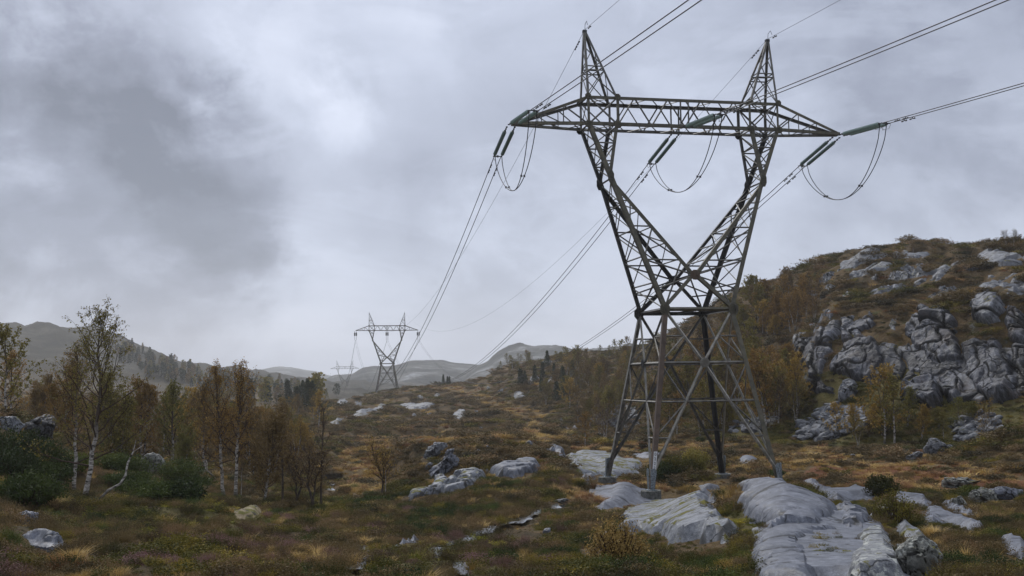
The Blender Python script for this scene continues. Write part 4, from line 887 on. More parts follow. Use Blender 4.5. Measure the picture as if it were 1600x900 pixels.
# middle ground knoll
boulder('rock_outcrop', 'upper tilted rock on the mossy knoll in the middle', cb((735,420),(768,368),(800,350),(852,345),(845,368),(795,395),(765,425)), ROCK_MOSS, seed=60, blocky=.16, cat='rock')
boulder('rock_outcrop', 'blocky pale rock face on the mossy knoll in the middle', cb((748,495),(770,460),(800,440),(828,420),(862,385),(900,400),(912,432),(872,458),(850,488),(800,498)), ROCK_SLAB, seed=61, blocky=.16, cat='rock')
boulder('rock_outcrop', 'thin pale rock beside the blocky face on the knoll', cb((828,400),(850,375),(875,372),(868,392),(840,412)), ROCK_SLAB, seed=62, blocky=.16, cat='rock')
boulder('rock_outcrop', 'small rocks at the left foot of the mossy knoll', cb((748,455),(765,432),(785,430),(780,452),(760,465)), ROCK_SLAB, seed=63, blocky=.16, cat='rock')
rock('rock_slab', 'long bare rock rib slanting up towards the pylon, left half', cb((662,595),(700,562),(760,540),(800,512),(860,500),(960,480),(990,490),(960,522),(900,546),(830,558),(780,560),(720,575)), ROCK_MOSS, .4, seed=64, w=.4, rough=1.3, n=130, holes=.15)
rock('rock_slab', 'upper right half of the long bare rock rib', cb((1018,468),(1080,462),(1140,438),(1200,440),(1230,456),(1222,474),(1140,494),(1060,490)), ROCK_SLAB, .4, seed=65, w=.4, rough=1.3, n=90, holes=.1)
boulder('stone', 'round pale stone on top of the mossy knoll', cb((1000,365),(1012,358),(1020,364),(1016,374),(1002,374)), ROCK_SLAB, seed=66, cat='stone', sub=3)
boulder('stone', 'whitish flat stone on the mossy knoll beside the round one', cb((950,385),(970,376),(988,382),(975,392),(955,392)), ROCK_SLAB, seed=67, cat='stone', sub=3)
rock('rock_slab', 'thin slab between the knoll and the rock dome', cb((1240,372),(1275,366),(1332,398),(1318,408),(1282,388)), ROCK_SLAB, .4, seed=68, n=40)
rock('stone', 'flat bleached stone in the bog at the bottom middle', cb((606,795),(640,770),(722,750),(728,764),(660,780)), ROCK_SLAB, .2, seed=69, n=40, cat='stone')
boulder('stone', 'dark wet stone at the head of the little stream', cb((1275,605),(1290,585),(1330,578),(1366,588),(1350,605)), ROCK_DARK, seed=70, cat='stone', sub=3)
boulder('stone', 'small pale stone right of the little stream', cb((1235,722),(1245,702),(1270,700),(1272,718),(1250,730)), ROCK_SLAB, seed=71, cat='stone', sub=3)
# hill behind, each light patch of rock
hill_ = [cb((452,240),(500,210),(560,194),(596,192),(590,207),(530,222),(500,242)), cb((358,268),(430,236),(436,250),(400,278)), cb((383,185),(400,167),(432,168),(430,186),(395,192)), cb((445,195),(460,180),(497,180),(490,195)),
 cb((652,192),(700,188),(795,188),(800,196),(740,208),(690,212)), cb((692,242),(722,230),(714,246)), cb((748,242),(776,222),(780,240)), cb((878,248),(885,218),(912,212),(924,244),(900,254)), cb((1118,160),(1125,144),(1160,142),(1166,160),(1140,166)),
 cb((1150,352),(1180,345),(1215,350),(1200,360)), c3((430,520),(450,488),(490,482),(512,510),(505,540),(450,545)), c3((300,408),(330,380),(350,385),(340,402)), c3((205,405),(215,395),(245,400),(240,412)), c3((100,450),(160,446),(195,460),(150,472)), c3((195,470),(240,450),(320,448),(300,458),(230,478)),
 c3((810,398),(822,372),(870,372),(888,392),(870,408),(830,410)), c3((900,315),(915,285),(970,275),(980,290),(940,305),(915,330)), c3((1020,315),(1035,285),(1058,280),(1045,310)), c3((980,185),(1030,178),(1060,186),(1020,192)), c3((800,185),(860,172),(915,182),(880,192),(830,190)), c3((1098,560),(1105,535),(1118,540),(1118,560)),
 c3((945,612),(975,595),(1005,600),(990,618)), c3((1115,600),(1140,585),(1155,600),(1135,608)), c3((1175,602),(1190,588),(1208,600),(1195,608)), c3((710,370),(730,360),(770,340),(740,368)), c3((565,490),(585,488),(600,502),(580,500)), c3((640,345),(660,338),(665,350),(650,356)), c3((870,690),(905,684),(955,690),(930,700)), c3((1000,718),(1040,712),(1130,765),(1110,770),(1050,735)), c3((580,603),(600,592),(622,600),(600,606))]
hl = ['large streak of bare rock left of the middle pylon on its hill', 'sloping bare rock below the large streak on the pylon hill', 'pale knob at the left end of the pylon hill', 'small bare patch left of the middle pylon feet', 'long flat bare rock in front of the middle pylon', 'small chip of rock below the flat one', 'bright angular rock on the slope in front of the middle pylon', 'squat pale boulder in the centre of the heath slope', 'pale boulder under the wooded ridge', 'flat pale slab where the brown bog meets the slope']
for k, p in enumerate(hill_):
    if k < len(hl): rock('rock_outcrop', hl[k], p, ROCK_HILL, .35, seed=80+k, n=44, rough=1.4, w=.5, style='block' if k % 2 else 'slab', holes=.15)
    else: rock('rock_outcrop', 'small bare grey rock on the heathery slope beyond the knoll', p, ROCK_HILL, .35, seed=80+k, n=30, rough=1.2, w=.5, holes=.1, style='block' if k % 2 else 'slab', group='bare rocks on the far heath slope')
# right hillside: upper slabs, then the crags
hup = [((330,198),(350,165),(392,153),(382,178),(355,195)),((403,152),(420,125),(460,105),(584,98),(535,118),(462,132),(430,152)),((430,187),(480,155),(540,130),(604,125),(584,147),(520,162),(470,178)),((572,182),(620,150),(680,125),(735,130),(722,167),(650,184),(600,188)),((600,95),(640,80),(742,90),(735,104),(650,106)),((672,214),(740,170),(800,140),(862,105),(855,122),(800,162),(750,192)),((735,248),(780,210),(832,205),(858,222),(842,240),(790,244)),((912,214),(960,170),(1092,158),(1094,182),(1040,212),(1010,228),(970,222),(930,215)),((900,98),(970,78),(1092,103),(1092,136),(1000,132),(930,122)),((732,300),(770,278),(803,286),(792,300)),((518,237),(550,215),(600,210),(653,207),(600,224),(550,237)),((278,250),(300,230),(337,235),(320,250)),((1020,240),(1060,205),(1100,180),(1110,230),(1060,250)),((400,250),(440,235),(470,228),(455,240)),((520,180),(560,175),(540,185)), ((60,235),(75,222),(90,226),(80,238)),((70,262),(82,250),(95,250),(88,262)), ((610,205),(640,200),(660,208),(640,216)), ((700,290),(715,278),(735,282),(720,292)), ((500,320),(518,300),(530,312),(518,326)), ((860,140),(900,135),(930,145),(890,150)), ((350,215),(380,205),(400,210),(370,220)), ((590,355),(600,330),(618,330),(615,370),(600,378)), ((230,206),(240,198),(252,204),(244,210)), ((460,112),(470,100),(490,104),(480,112))]
ul = ['left end of the pale slabs on the upper right hill', 'long pale slab just under the crest left of its summit', 'second pale slab below the crest on the right hill', 'broad grey slab under the summit of the right hill', 'smooth slab forming the summit of the right hill', 'slanting pale rib right of the summit', 'isolated pale dome in the middle of the upper slope', 'wide pale slab high up at the right edge', 'crest slab at the upper right corner of the hill', 'small slab above the overhanging crag', 'thin pale band crossing the upper slope', 'small pale slab above the orange birches']
for k, p in enumerate(hup):
    if k < len(ul): rock('rock_slab', ul[k], c7(*p), ROCK_HILL, .38, seed=120+k, n=80, rough=1.5, style='slab' if k % 3 else 'block', w=.7, holes=.2)
    else: rock('rock_slab', 'small pale rock showing through the heather on the right hill', c7(*p), ROCK_HILL, .3, seed=120+k, n=30, rough=.9, w=.4, holes=.1, style='block', group='small rocks on the right hillside')
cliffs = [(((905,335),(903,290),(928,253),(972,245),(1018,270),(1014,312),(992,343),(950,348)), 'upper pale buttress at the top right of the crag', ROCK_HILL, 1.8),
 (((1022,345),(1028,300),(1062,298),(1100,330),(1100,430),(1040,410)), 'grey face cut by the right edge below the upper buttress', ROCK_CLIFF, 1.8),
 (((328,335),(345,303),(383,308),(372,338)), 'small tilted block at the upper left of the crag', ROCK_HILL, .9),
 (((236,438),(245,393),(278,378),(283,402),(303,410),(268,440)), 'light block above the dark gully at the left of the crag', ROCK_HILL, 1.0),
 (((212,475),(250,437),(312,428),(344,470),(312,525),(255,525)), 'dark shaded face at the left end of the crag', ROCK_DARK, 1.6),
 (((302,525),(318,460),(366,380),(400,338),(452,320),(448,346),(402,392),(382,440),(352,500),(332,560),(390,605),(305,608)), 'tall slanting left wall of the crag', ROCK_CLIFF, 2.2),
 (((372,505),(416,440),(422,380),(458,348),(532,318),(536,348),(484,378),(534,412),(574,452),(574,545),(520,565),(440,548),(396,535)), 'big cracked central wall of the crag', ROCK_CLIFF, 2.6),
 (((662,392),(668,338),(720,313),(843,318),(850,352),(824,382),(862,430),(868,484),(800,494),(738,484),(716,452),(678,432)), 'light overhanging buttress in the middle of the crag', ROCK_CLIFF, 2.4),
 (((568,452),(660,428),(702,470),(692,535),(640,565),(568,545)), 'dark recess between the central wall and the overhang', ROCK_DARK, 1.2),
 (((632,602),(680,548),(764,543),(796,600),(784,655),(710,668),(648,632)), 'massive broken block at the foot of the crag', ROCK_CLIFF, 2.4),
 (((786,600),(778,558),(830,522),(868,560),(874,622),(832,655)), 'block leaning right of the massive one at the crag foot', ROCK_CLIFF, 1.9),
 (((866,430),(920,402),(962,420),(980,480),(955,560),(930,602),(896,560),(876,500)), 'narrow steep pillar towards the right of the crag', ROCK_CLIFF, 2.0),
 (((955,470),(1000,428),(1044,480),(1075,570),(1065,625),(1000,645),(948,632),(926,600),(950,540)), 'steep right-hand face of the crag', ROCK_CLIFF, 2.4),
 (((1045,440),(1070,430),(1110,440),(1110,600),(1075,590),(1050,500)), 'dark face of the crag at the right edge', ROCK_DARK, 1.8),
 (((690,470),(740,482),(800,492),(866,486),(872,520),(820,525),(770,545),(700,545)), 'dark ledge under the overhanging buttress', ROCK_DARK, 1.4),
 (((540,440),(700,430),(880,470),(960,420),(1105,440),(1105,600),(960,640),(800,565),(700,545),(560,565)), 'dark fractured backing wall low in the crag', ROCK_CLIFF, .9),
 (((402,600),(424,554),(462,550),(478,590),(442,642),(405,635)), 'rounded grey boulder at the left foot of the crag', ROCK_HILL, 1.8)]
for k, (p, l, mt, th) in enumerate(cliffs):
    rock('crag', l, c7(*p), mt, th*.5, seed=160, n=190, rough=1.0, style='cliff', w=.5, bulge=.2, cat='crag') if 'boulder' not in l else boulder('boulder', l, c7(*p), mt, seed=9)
# boulders on the grass under the crag
for k, p in enumerate([((1180,130),(1195,118),(1235,100),(1250,100),(1250,122),(1200,134)), ((1244,118),(1252,95),(1276,60),(1300,60),(1328,82),(1332,98),(1300,112)), ((1326,100),(1330,82),(1345,78),(1362,86),(1352,102)), ((1260,60),(1275,52),(1290,60),(1280,68)), ((990,118),(1005,108),(1020,118),(1005,124))]):
    boulder('boulder', ['long low boulder at the left of the cluster on the grass under the crag', 'tallest boulder of the cluster on the grass under the crag', 'small split boulder at the right of the cluster under the crag', 'tiny boulder above the cluster under the crag', 'lone small boulder on the grass below the scree'][k], c8(*p), ROCK_HILL, seed=190+k)
# scree: heaps of many loose stones
def stone_mesh(seed):
    import bmesh
    bm = bmesh.new(); bmesh.ops.create_icosphere(bm, subdivisions=2, radius=.5); V = np.array([v.co[:] for v in bm.verts])
    r = np.random.RandomState(seed)
    for _ in range(9):
        n_ = r.randn(3); n_ /= np.linalg.norm(n_); d_ = .26+.18*r.rand(); s = V@n_; V = V-np.maximum(s-d_, 0)[:, None]*n_
    V *= np.array([1.2, .8, .62]); 
    for v, c in zip(bm.verts, V): v.co = c
    me = bpy.data.meshes.new('stone'); bm.to_mesh(me); bm.free(); me.materials.append(ROCK_HILL); return me
STONES = [stone_mesh(k) for k in range(6)]
def scree(label, poly, n, size, seed):
    r = np.random.RandomState(seed); xs = [p[0] for p in poly]; ys = [p[1] for p in poly]; U, Vv = [], []
    while len(U) < n:
        a, b_ = r.uniform(min(xs), max(xs)), r.uniform(min(ys), max(ys))
        if inpoly(np.array([a]), np.array([b_]), poly)[0]: U.append(a); Vv.append(b_)
    H, ok = hit(U, Vv); H = H[ok]; c = H.mean(0); root = thing('scree', label, 'scree', tuple(c), group=None)
    for h in H:
        o = link('stone', STONES[r.randint(6)], None, root, loc=h-c+[0, 0, r.uniform(0, .25)*size], rot=(r.uniform(-.7, .7), r.uniform(-.6, .6), r.uniform(0, 6.28)))
        s = size*(.55+.9*r.rand()**1.6); o.scale = (s*1.15, s, s*.9)
    ROCKPOLY.append(list(poly))
scree('fan of loose grey scree under the left part of the crag', c7((238,775),(262,735),(300,700),(330,668),(400,650),(500,668),(515,700),(480,745),(400,770),(300,778)), 260, 1.15, 1)
scree('smaller scree heap under the right part of the crag', c7((828,735),(850,705),(905,688),(960,690),(1000,705),(1005,735),(960,755),(870,785),(840,780)), 150, 1.0, 2)
scree('grey scree on the slope left of the pylon legs', c3((1290,560),(1340,505),(1420,455),(1480,445),(1560,480),(1600,560),(1560,600),(1440,590),(1330,575)), 200, 1.1, 3)
scree('scree seen between the right pylon legs', crop([(630,575),(650,550),(700,525),(790,510),(830,530),(800,560),(700,575)], 2.647, 900, 460), 70, 1.0, 4)
for q_ in ([(1000,768),(1000,780),(1036,780),(1036,764)], [(925,740),(925,756),(965,756),(965,742)], [(1195,754),(1195,772),(1245,772),(1245,756)], [(1108,736),(1108,752),(1152,752),(1152,738)]): ROCKPOLY.append(q_)
# ------------------------------------------------------------------ water
WATER, t, b = mat('bog_water', .07, .5); t.set(b, 'Base Color', lin(60, 58, 54)); b.inputs['IOR'].default_value = 1.33; b.inputs['Metallic'].default_value = .0
b.inputs['Specular IOR Level'].default_value = .9
t.set(b, 'Normal', t.new('ShaderNodeBump', {'Strength': .12, 'Distance': .02, 'Height': t.noise(t.new('ShaderNodeNewGeometry').outputs['Position'], 3.0, 3)}).outputs[0])
WATERPOLY = []
def water(name, polys):
    g = Geo()
    for poly in polys:
        H, ok = hit([p[0] for p in poly], [p[1] for p in poly]); H = H[ok]
        if len(H) < 3: print('water miss', poly[0]); continue
        lo, hi = H[:, :2].min(0), H[:, :2].max(0); nx = 130; ny = 170
        gx = np.linspace(lo[0]-.1, hi[0]+.1, nx); gy = np.linspace(lo[1]-.1, hi[1]+.1, ny); GX, GY = np.meshgrid(gx, gy, indexing='ij'); P = np.c_[GX.ravel(), GY.ravel()]
        j_ = np.c_[fbm(P[:, 0]*1.3, P[:, 1]*1.3, 0, 3, 5), fbm(P[:, 0]*1.3, P[:, 1]*1.3, 5, 3, 5)]*.12
        d = polyseg(P+j_, H[:, :2]); st_ = .08; V = np.c_[P, np.floor(hxy(P[:, 0], P[:, 1], True)/st_)*st_+.03]          # level pools stepping down the slope
        i = np.arange(nx-1)[:, None]*ny; j = np.arange(ny-1)[None]; Q = np.stack([i+j, i+ny+j, i+ny+j+1, i+j+1], -1).reshape(-1, 4); Q = Q[(d[Q] > -.2).all(1)]; Q = Q[np.ptp(V[Q][:, :, 2], axis=1) < .01]
        us, inv = np.unique(Q, return_inverse=True); g.add(V[us], inv.reshape(-1, 4)); WATERPOLY.append(list(poly))
    me = g.mesh(name, False); return link(name, me, WATER, kind='structure')
water('stream', STREAM)
water('bog_pool', POOLS)
water('valley_stream', BROOK)
water('lake', [[(342,640),(350,633),(400,629),(440,628),(446,632),(400,635),(350,642)]])
# ------------------------------------------------------------------ trees
def m_bark(name, white):
    m, t, b = mat(name, .8, .25); tcn = t.new('ShaderNodeTexCoord').outputs['Object']
    mp = t.new('ShaderNodeMapping', {'Vector': tcn, 'Scale': (2, 2, 7)}).outputs[0]; n = t.noise(mp, 1.2, 5, .7)
    z = t.new('ShaderNodeSeparateXYZ', {0: tcn}).outputs[2]
    if white:
        c = t.ramp(n, [(.40, lin(40, 36, 32)), (.46, lin(128, 122, 114)), (.6, lin(190, 184, 176))])
        c = t.mix(t.mapr(t.math('ADD', z, t.math('MULTIPLY', n, 2)), 3.6, 5.6), c, lin(78, 68, 60))
        c = t.mix(t.mapr(z, .7, .1), c, lin(74, 70, 60))
    else: c = t.ramp(n, [(.35, lin(40, 34, 29)), (.65, lin(84, 74, 64))])
    t.set(b, 'Base Color', c); t.set(b, 'Normal', t.new('ShaderNodeBump', {'Strength': .5, 'Distance': .02, 'Height': n}).outputs[0]); return m
BARKW = m_bark('birch_bark', True); BARKD = m_bark('dark_bark', False); TWIG, t, b = mat('twigs', .85, .2); t.set(b, 'Base Color', lin(64, 50, 42))
def m_leaf(name, a, b_, c, sp=.5):
    m, t, b = mat(name, .65, .25); r = t.new('ShaderNodeNewGeometry').outputs['Random Per Island']
    col = t.ramp(r, [(0, a), (.5, b_), (1, c)])
    col = t.mix(t.math('MULTIPLY', t.new('ShaderNodeObjectInfo').outputs['Random'], sp), col, tuple(q*.62 for q in a))
    t.set(b, 'Base Color', col)
    tr = t.new('ShaderNodeBsdfTranslucent'); t.set(tr, 'Color', col); mx = t.new('ShaderNodeMixShader', {0: .28}); o = t.n['Material Output']
    t.l.new(b.outputs[0], mx.inputs[1]); t.l.new(tr.outputs[0], mx.inputs[2]); t.l.new(mx.outputs[0], o.inputs[0]); return m
LEAF = dict(olive=m_leaf('leaf_olive', lin(98, 92, 42), lin(124, 114, 50), lin(148, 132, 58)), orange=m_leaf('leaf_orange', lin(120, 92, 46), lin(144, 112, 52), lin(164, 130, 62)),
            brown=m_leaf('leaf_brown', lin(106, 88, 54), lin(124, 102, 60), lin(140, 116, 70)), gold=m_leaf('leaf_gold', lin(134, 108, 46), lin(160, 130, 54), lin(180, 150, 70)),
            green=m_leaf('leaf_green', lin(88, 88, 40), lin(110, 106, 48), lin(132, 124, 58)), pine=m_leaf('leaf_pine', lin(42, 50, 30), lin(56, 64, 38), lin(70, 76, 46)))
def leafquads(P, size, r, droop=.3):
    n = len(P); d = r.randn(n, 3); d[:, 2] -= droop; d /= np.linalg.norm(d, axis=1)[:, None]; e = np.cross(d, r.randn(n, 3)); e /= np.linalg.norm(e, axis=1)[:, None]+1e-9
    s = size*(.6+.8*r.rand(n))[:, None]
    V = np.stack([P, P+d*s*.55+e*s*.38, P+d*s, P+d*s*.5-e*s*.38], 1).reshape(-1, 3); return V, np.arange(4*n).reshape(-1, 4)
def tree_mesh(seed, H=8., r0=.12, crown0=.25, spread=.22, nb=26, nsub=6, ntw=4, nleaf=4, leaf=.1, lean=(0, 0), stems=1, up=.9, wob=.03, bare=0.0, top=.35, crook=0):
    r = np.random.RandomState(seed); tr = Geo(); tw = Geo(); LP = []
    for st in range(stems):
        h = H*(1-.18*st*r.rand()); n = 12; s = np.linspace(0, 1, n); ang = r.uniform(0, 6.28)
        off = np.cumsum(r.randn(n, 2)*wob*h/ n*2.2, 0)
        ln = np.array(lean)+(np.array([math.cos(ang), math.sin(ang)])*.16*(stems > 1))
        P = np.c_[off+s[:, None]**1.2*ln*h+(np.array([math.cos(ang), math.sin(ang)])*.12*st), s*h]
        if crook: P[:, 0] += crook*np.sin(s*5.0)*h*.1*(1-s*.3)
        P[0, :2] = P[0, :2]*0+(np.array([math.cos(ang), math.sin(ang)])*.12*st); P[0, 2] = -.35
        rad = r0*(1-s)**.75*(1-.25*st)+.012; rad[0] *= 1.35
        tr.tube(P, rad, 8)
        ga = r.uniform(0, 6.28)
        for k in range(nb):
            tt = crown0+(.99-crown0)*((k+r.rand()*.8)/nb)**.9; b0 = np.array([np.interp(tt, s, P[:, q]) for q in range(3)]); br = np.interp(tt, s, rad)
            shape = math.sin(math.pi*min(1, .22+.78*(tt-crown0)/(1-crown0)*.95))**.7*(1-.35*tt)+.08
            L = spread*h*shape*1.25*(.75+.5*r.rand()); ga += 2.4+r.randn()*.3
            el = .35+up*tt+.2*r.randn(); dr = np.array([math.cos(ga)*math.cos(el), math.sin(ga)*math.cos(el), math.sin(el)])
            m_ = 6; q = np.linspace(0, 1, m_); B = b0+dr*L*q[:, None]; B[:, 2] += L*.22*q**2*(1 if tt > .4 else .6); B[1:] += np.cumsum(r.randn(m_-1, 3)*L*.035, 0)
            rr_ = br*.38*(1-q)**.8+.006; tw.tube(B, rr_, 5)
            for j in range(nsub):
                f = .22+.75*(j+r.rand())/nsub; b1 = np.array([np.interp(f, q, B[:, w_]) for w_ in range(3)]); L2 = L*(.5-.25*f)*(.7+.6*r.rand())+.15
                d2 = dr*.7+r.randn(3)*.6; d2[2] += .25; d2 /= np.linalg.norm(d2); B2 = b1+d2*L2*np.linspace(0, 1, 4)[:, None]; B2[1:] += np.cumsum(r.randn(3, 3)*L2*.06, 0)
                tw.tube(B2, np.linspace(max(.007, br*.12), .005, 4), 3)
                for g_ in range(ntw):
                    f2 = (g_+r.rand())/ntw; i_ = min(2, int(f2*3)); b2 = B2[i_]+(B2[i_+1]-B2[i_])*(f2*3-i_); L3 = .16+.30*r.rand()*min(1, L2)
                    d3 = d2*.5+r.randn(3)*.7; d3[2] -= .12; d3 /= np.linalg.norm(d3); B3 = np.array([b2, b2+d3*L3*.5, b2+d3*L3+[0, 0, -.04]])
                    tw.tube(B3, [.005, .004, .003], 3)
                    if r.rand() > bare:
                        fs = r.rand(nleaf)*1.1; LP.append(b2+d3*L3*fs[:, None]+r.randn(nleaf, 3)*.05)
    tm = tr.mesh('trunk', True); tm2 = tw.mesh('twigs')
    lm = None
    if LP:
        V, Q = leafquads(np.concatenate(LP), leaf, r); lm = mesh_np('crown', V, [Q])
    return dict(trunk=tm, twigs=tm2, crown=lm)
TM = [  # 0 tall airy, 1-2 slim pair, 3.. ordinary
 tree_mesh(1, 9.2, .125, .18, .27, 36, 7, 5, 6, .085, up=.85, wob=.05, bare=.12),
 tree_mesh(2, 7.0, .09, .22, .25, 28, 6, 5, 5, .075, up=.95, lean=(-.06, 0), bare=.15),
 tree_mesh(3, 7.0, .09, .24, .23, 28, 6, 5, 5, .075, up=1.0, lean=(.05, 0), bare=.2),
 tree_mesh(4, 6.5, .10, .12, .26, 26, 6, 4, 7, .11, up=.8, stems=2),
 tree_mesh(5, 6.0, .08, .10, .27, 24, 6, 4, 7, .11, up=.9, stems=3),
 tree_mesh(6, 4.0, .08, .25, .30, 18, 6, 4, 3, .09, up=.7, crook=.8, stems=2, wob=.08, bare=.5),
 tree_mesh(7, 5.5, .05, .3, .12, 16, 5, 3, 1, .08, up=.9, bare=.8),
 tree_mesh(8, 7.5, .12, .15, .24, 28, 6, 4, 7, .12, up=.85),
]
TS = [  # cheaper ones for the slopes
 tree_mesh(21, 7, .11, .14, .32, 20, 4, 3, 11, .17, stems=2), tree_mesh(22, 7, .10, .10, .36, 20, 4, 3, 11, .18, stems=1, up=.7), tree_mesh(23, 7, .10, .16, .28, 20, 4, 3, 10, .16, stems=1, up=.95), tree_mesh(24, 6, .08, .15, .30, 18, 5, 3, 3, .13, stems=3, bare=.5), tree_mesh(25, 5, .08, .05, .42, 20, 5, 3, 8, .15, stems=4, up=.8, wob=.06), tree_mesh(26, 7, .10, .2, .27, 20, 5, 3, 5, .14, stems=2, bare=.25, wob=.06)]
def conifer_mesh(seed, H=7, R=.2):
    r = np.random.RandomState(seed); tr = Geo(); tr.tube([(0, 0, -.3), (0, 0, H)], [.12, .02], 6); LP = []
    for k in range(26):
        z = H*(.08+.9*k/26); L = R*H*(1-z/H)**.8*(.7+.5*r.rand())+.15
        for a in r.uniform(0, 6.28)+np.arange(5)*1.257+r.randn(5)*.3:
            q = np.linspace(.15, 1, 12); P = np.c_[np.cos(a)*L*q, np.sin(a)*L*q, z-.15*L*q+r.randn(12)*.08]; LP.append(P+r.randn(12, 3)*.09)
            tr.tube([(0, 0, z), (math.cos(a)*L, math.sin(a)*L, z-.15*L)], [.02, .006], 3)
    V, Q = leafquads(np.concatenate(LP), .34, r, .1); return dict(trunk=tr.mesh('trunk', True), twigs=None, crown=mesh_np('crown', V, [Q]))
CM = [conifer_mesh(31, 7, .22), conifer_mesh(32, 7, .30)]
def far_tree_mesh(seed, kind):
    r = np.random.RandomState(seed); g = Geo(); g.tube([(0, 0, -.3), (.1, 0, 3), (0, .1, 6)], [.14, .09, .03], 4)
    n = 260; z = r.rand(n)
    if kind: rad = (1-z)*1.5*np.sqrt(r.rand(n))+.15; zz_ = 1+z*6
    else: rad = np.sin(np.pi*np.clip(z*.9+.08, 0, 1))**.6*2.0*np.sqrt(r.rand(n)); zz_ = 1.5+z*5.2
    a = r.uniform(0, 6.28, n); a = a+.5*np.sin(a*3+seed); P = np.c_[np.cos(a)*rad, np.sin(a)*rad, zz_+r.randn(n)*.15]
    V, Q = leafquads(P, .75, r, .1); return dict(trunk=g.mesh('trunk'), twigs=None, crown=mesh_np('crown', V, [Q]))
FM = [far_tree_mesh(41, 0), far_tree_mesh(42, 0), far_tree_mesh(43, 1), far_tree_mesh(44, 1)]
def coloured(me, mt):
    c = me.copy(); c.materials.clear(); c.materials.append(mt); return c
_cc = {}
def crown_for(d, i, col):
    k = (i, col)
    if k not in _cc: _cc[k] = coloured(d['crown'], LEAF[col])
    return _cc[k]
for d in TM+TS+CM+FM:
    pass
def place(name, label, cat, d, key, col, pos, s=1., rz=0., bark=None, group=None, tilt=(0, 0)):
    o = thing(name, label, cat, tuple(pos), (tilt[0], tilt[1], rz), group); o.scale = (s, s, s)
    if not d['trunk'].materials: d['trunk'].materials.append(BARKW if bark is None else bark)
    t1 = link('trunk', d['trunk'], None, o)
    if bark is not None: t1.material_slots[0].link = 'OBJECT'; t1.material_slots[0].material = bark
    if d['twigs'] is not None:
        if not d['twigs'].materials: d['twigs'].materials.append(TWIG)
        link('twigs', d['twigs'], None, o)
    if d['crown'] is not None and col: link('crown', crown_for(d, key, col), None, o)
    return o
def at_px(u, v, D=None):
    if D is None: return hit(u, v)[0][0]
    d = raydir(u, v); a = math.atan2(d[0], d[1]); return np.array([math.sin(a)*D, math.cos(a)*D, float(hz_at(np.array([a]), np.array([D]))[0])])
def hgt(pos, v_top, u=800):    # height that reaches picture row v_top
    return (lambda D: D*((590-(u-800)*ROLL-v_top)/FPX)-pos[2])(math.hypot(pos[0], pos[1]))
def hero(name, label, u, v, vtop, i, col, rz=0, bark=None, cat='tree', D=None, group=None, tilt=(0, 0)):
    p = at_px(u, v, D); h = hgt(p, vtop, u); base = max(v.co.z for v in TM[i]['twigs'].vertices)
    return place(name, label, cat, TM[i], ('T', i), col, p, h/base, rz, bark, group, tilt)
hero('birch_tree', 'tallest airy birch with a thick white trunk at the left', 130, 782, 455, 0, 'olive', 1.0)
hero('birch_tree', 'slim white-stemmed birch just left of the tallest one', 116, 772, 520, 1, 'brown', 2.0)
hero('birch_tree', 'slim orange birch, left one of the twin pair', 352, 778, 550, 1, 'orange', 0.4)
hero('birch_tree', 'slim orange birch, right one of the twin pair', 368, 779, 548, 2, 'orange', 0.2)
hero('birch_tree', 'thin pale stem leaning out beside the twin orange birches', 377, 778, 690, 6, None, 2.2)
hero('birch_tree', 'bare grey birch with a white foot right of the twin pair', 412, 788, 625, 3, 'brown', 3.0)
hero('crooked_tree', 'dark crooked tree, left one of two by the grassy hollow', 464, 788, 672, 5, 'brown', .3, BARKD)
hero('crooked_tree', 'dark crooked tree, right one of two by the grassy hollow', 488, 792, 668, 5, 'brown', 2.6, BARKD)
hero('birch_tree', 'tall thin leafless stem between the crooked trees and the bog', 501, 790, 620, 6, None, 1.2, BARKD)
hero('birch_tree', 'small yellow-brown tree with a dark forked stem beside the bog', 597, 778, 672, 5, 'gold', 1.4, BARKD)
hero('birch_tree', 'white bare stem right beside the small yellow-brown tree', 602, 779, 700, 6, None, .4)
hero('rowan_tree', 'green-leaved tree behind the boulder, still in leaf', 272, 735, 578, 7, 'green', .4, D=78)
hero('birch_tree', 'brown birch at the left edge of the view', 18, 690, 528, 7, 'orange', 2.4, D=80)
hero('birch_tree', 'second brown birch near the left edge, darker and lower', 62, 700, 560, 4, 'brown', 1.1, D=84)
hero('birch_tree', 'bushy orange birch behind the left half of the tallest birch', 95, 720, 545, 4, 'orange', .7, D=72)
hero('birch_tree', 'bushy olive birch just right of the tallest birch', 180, 730, 556, 4, 'olive', 3.7, D=74)
hero('birch_tree', 'tawny birch between the tallest birch and the green tree', 222, 735, 570, 3, 'orange', 5.0, D=78)
hero('birch_tree', 'olive bush-like birch in front of the green tree', 290, 755, 640, 4, 'green', 2.0, D=68)
hero('birch_tree', 'brown birch filling the gap left of the twin pair', 318, 745, 585, 7, 'brown', 2.9, D=76)
hero('birch_tree', 'rusty birch behind the twin pair', 392, 745, 600, 4, 'brown', 4.4, D=78)
hero('birch_tree', 'reddish thin-crowned birch right of the rusty one', 428, 740, 612, 4, 'brown', .9, D=85)
hero('birch_tree', 'pale olive birch behind the crooked trees', 455, 730, 622, 3, 'olive', .9, D=105)
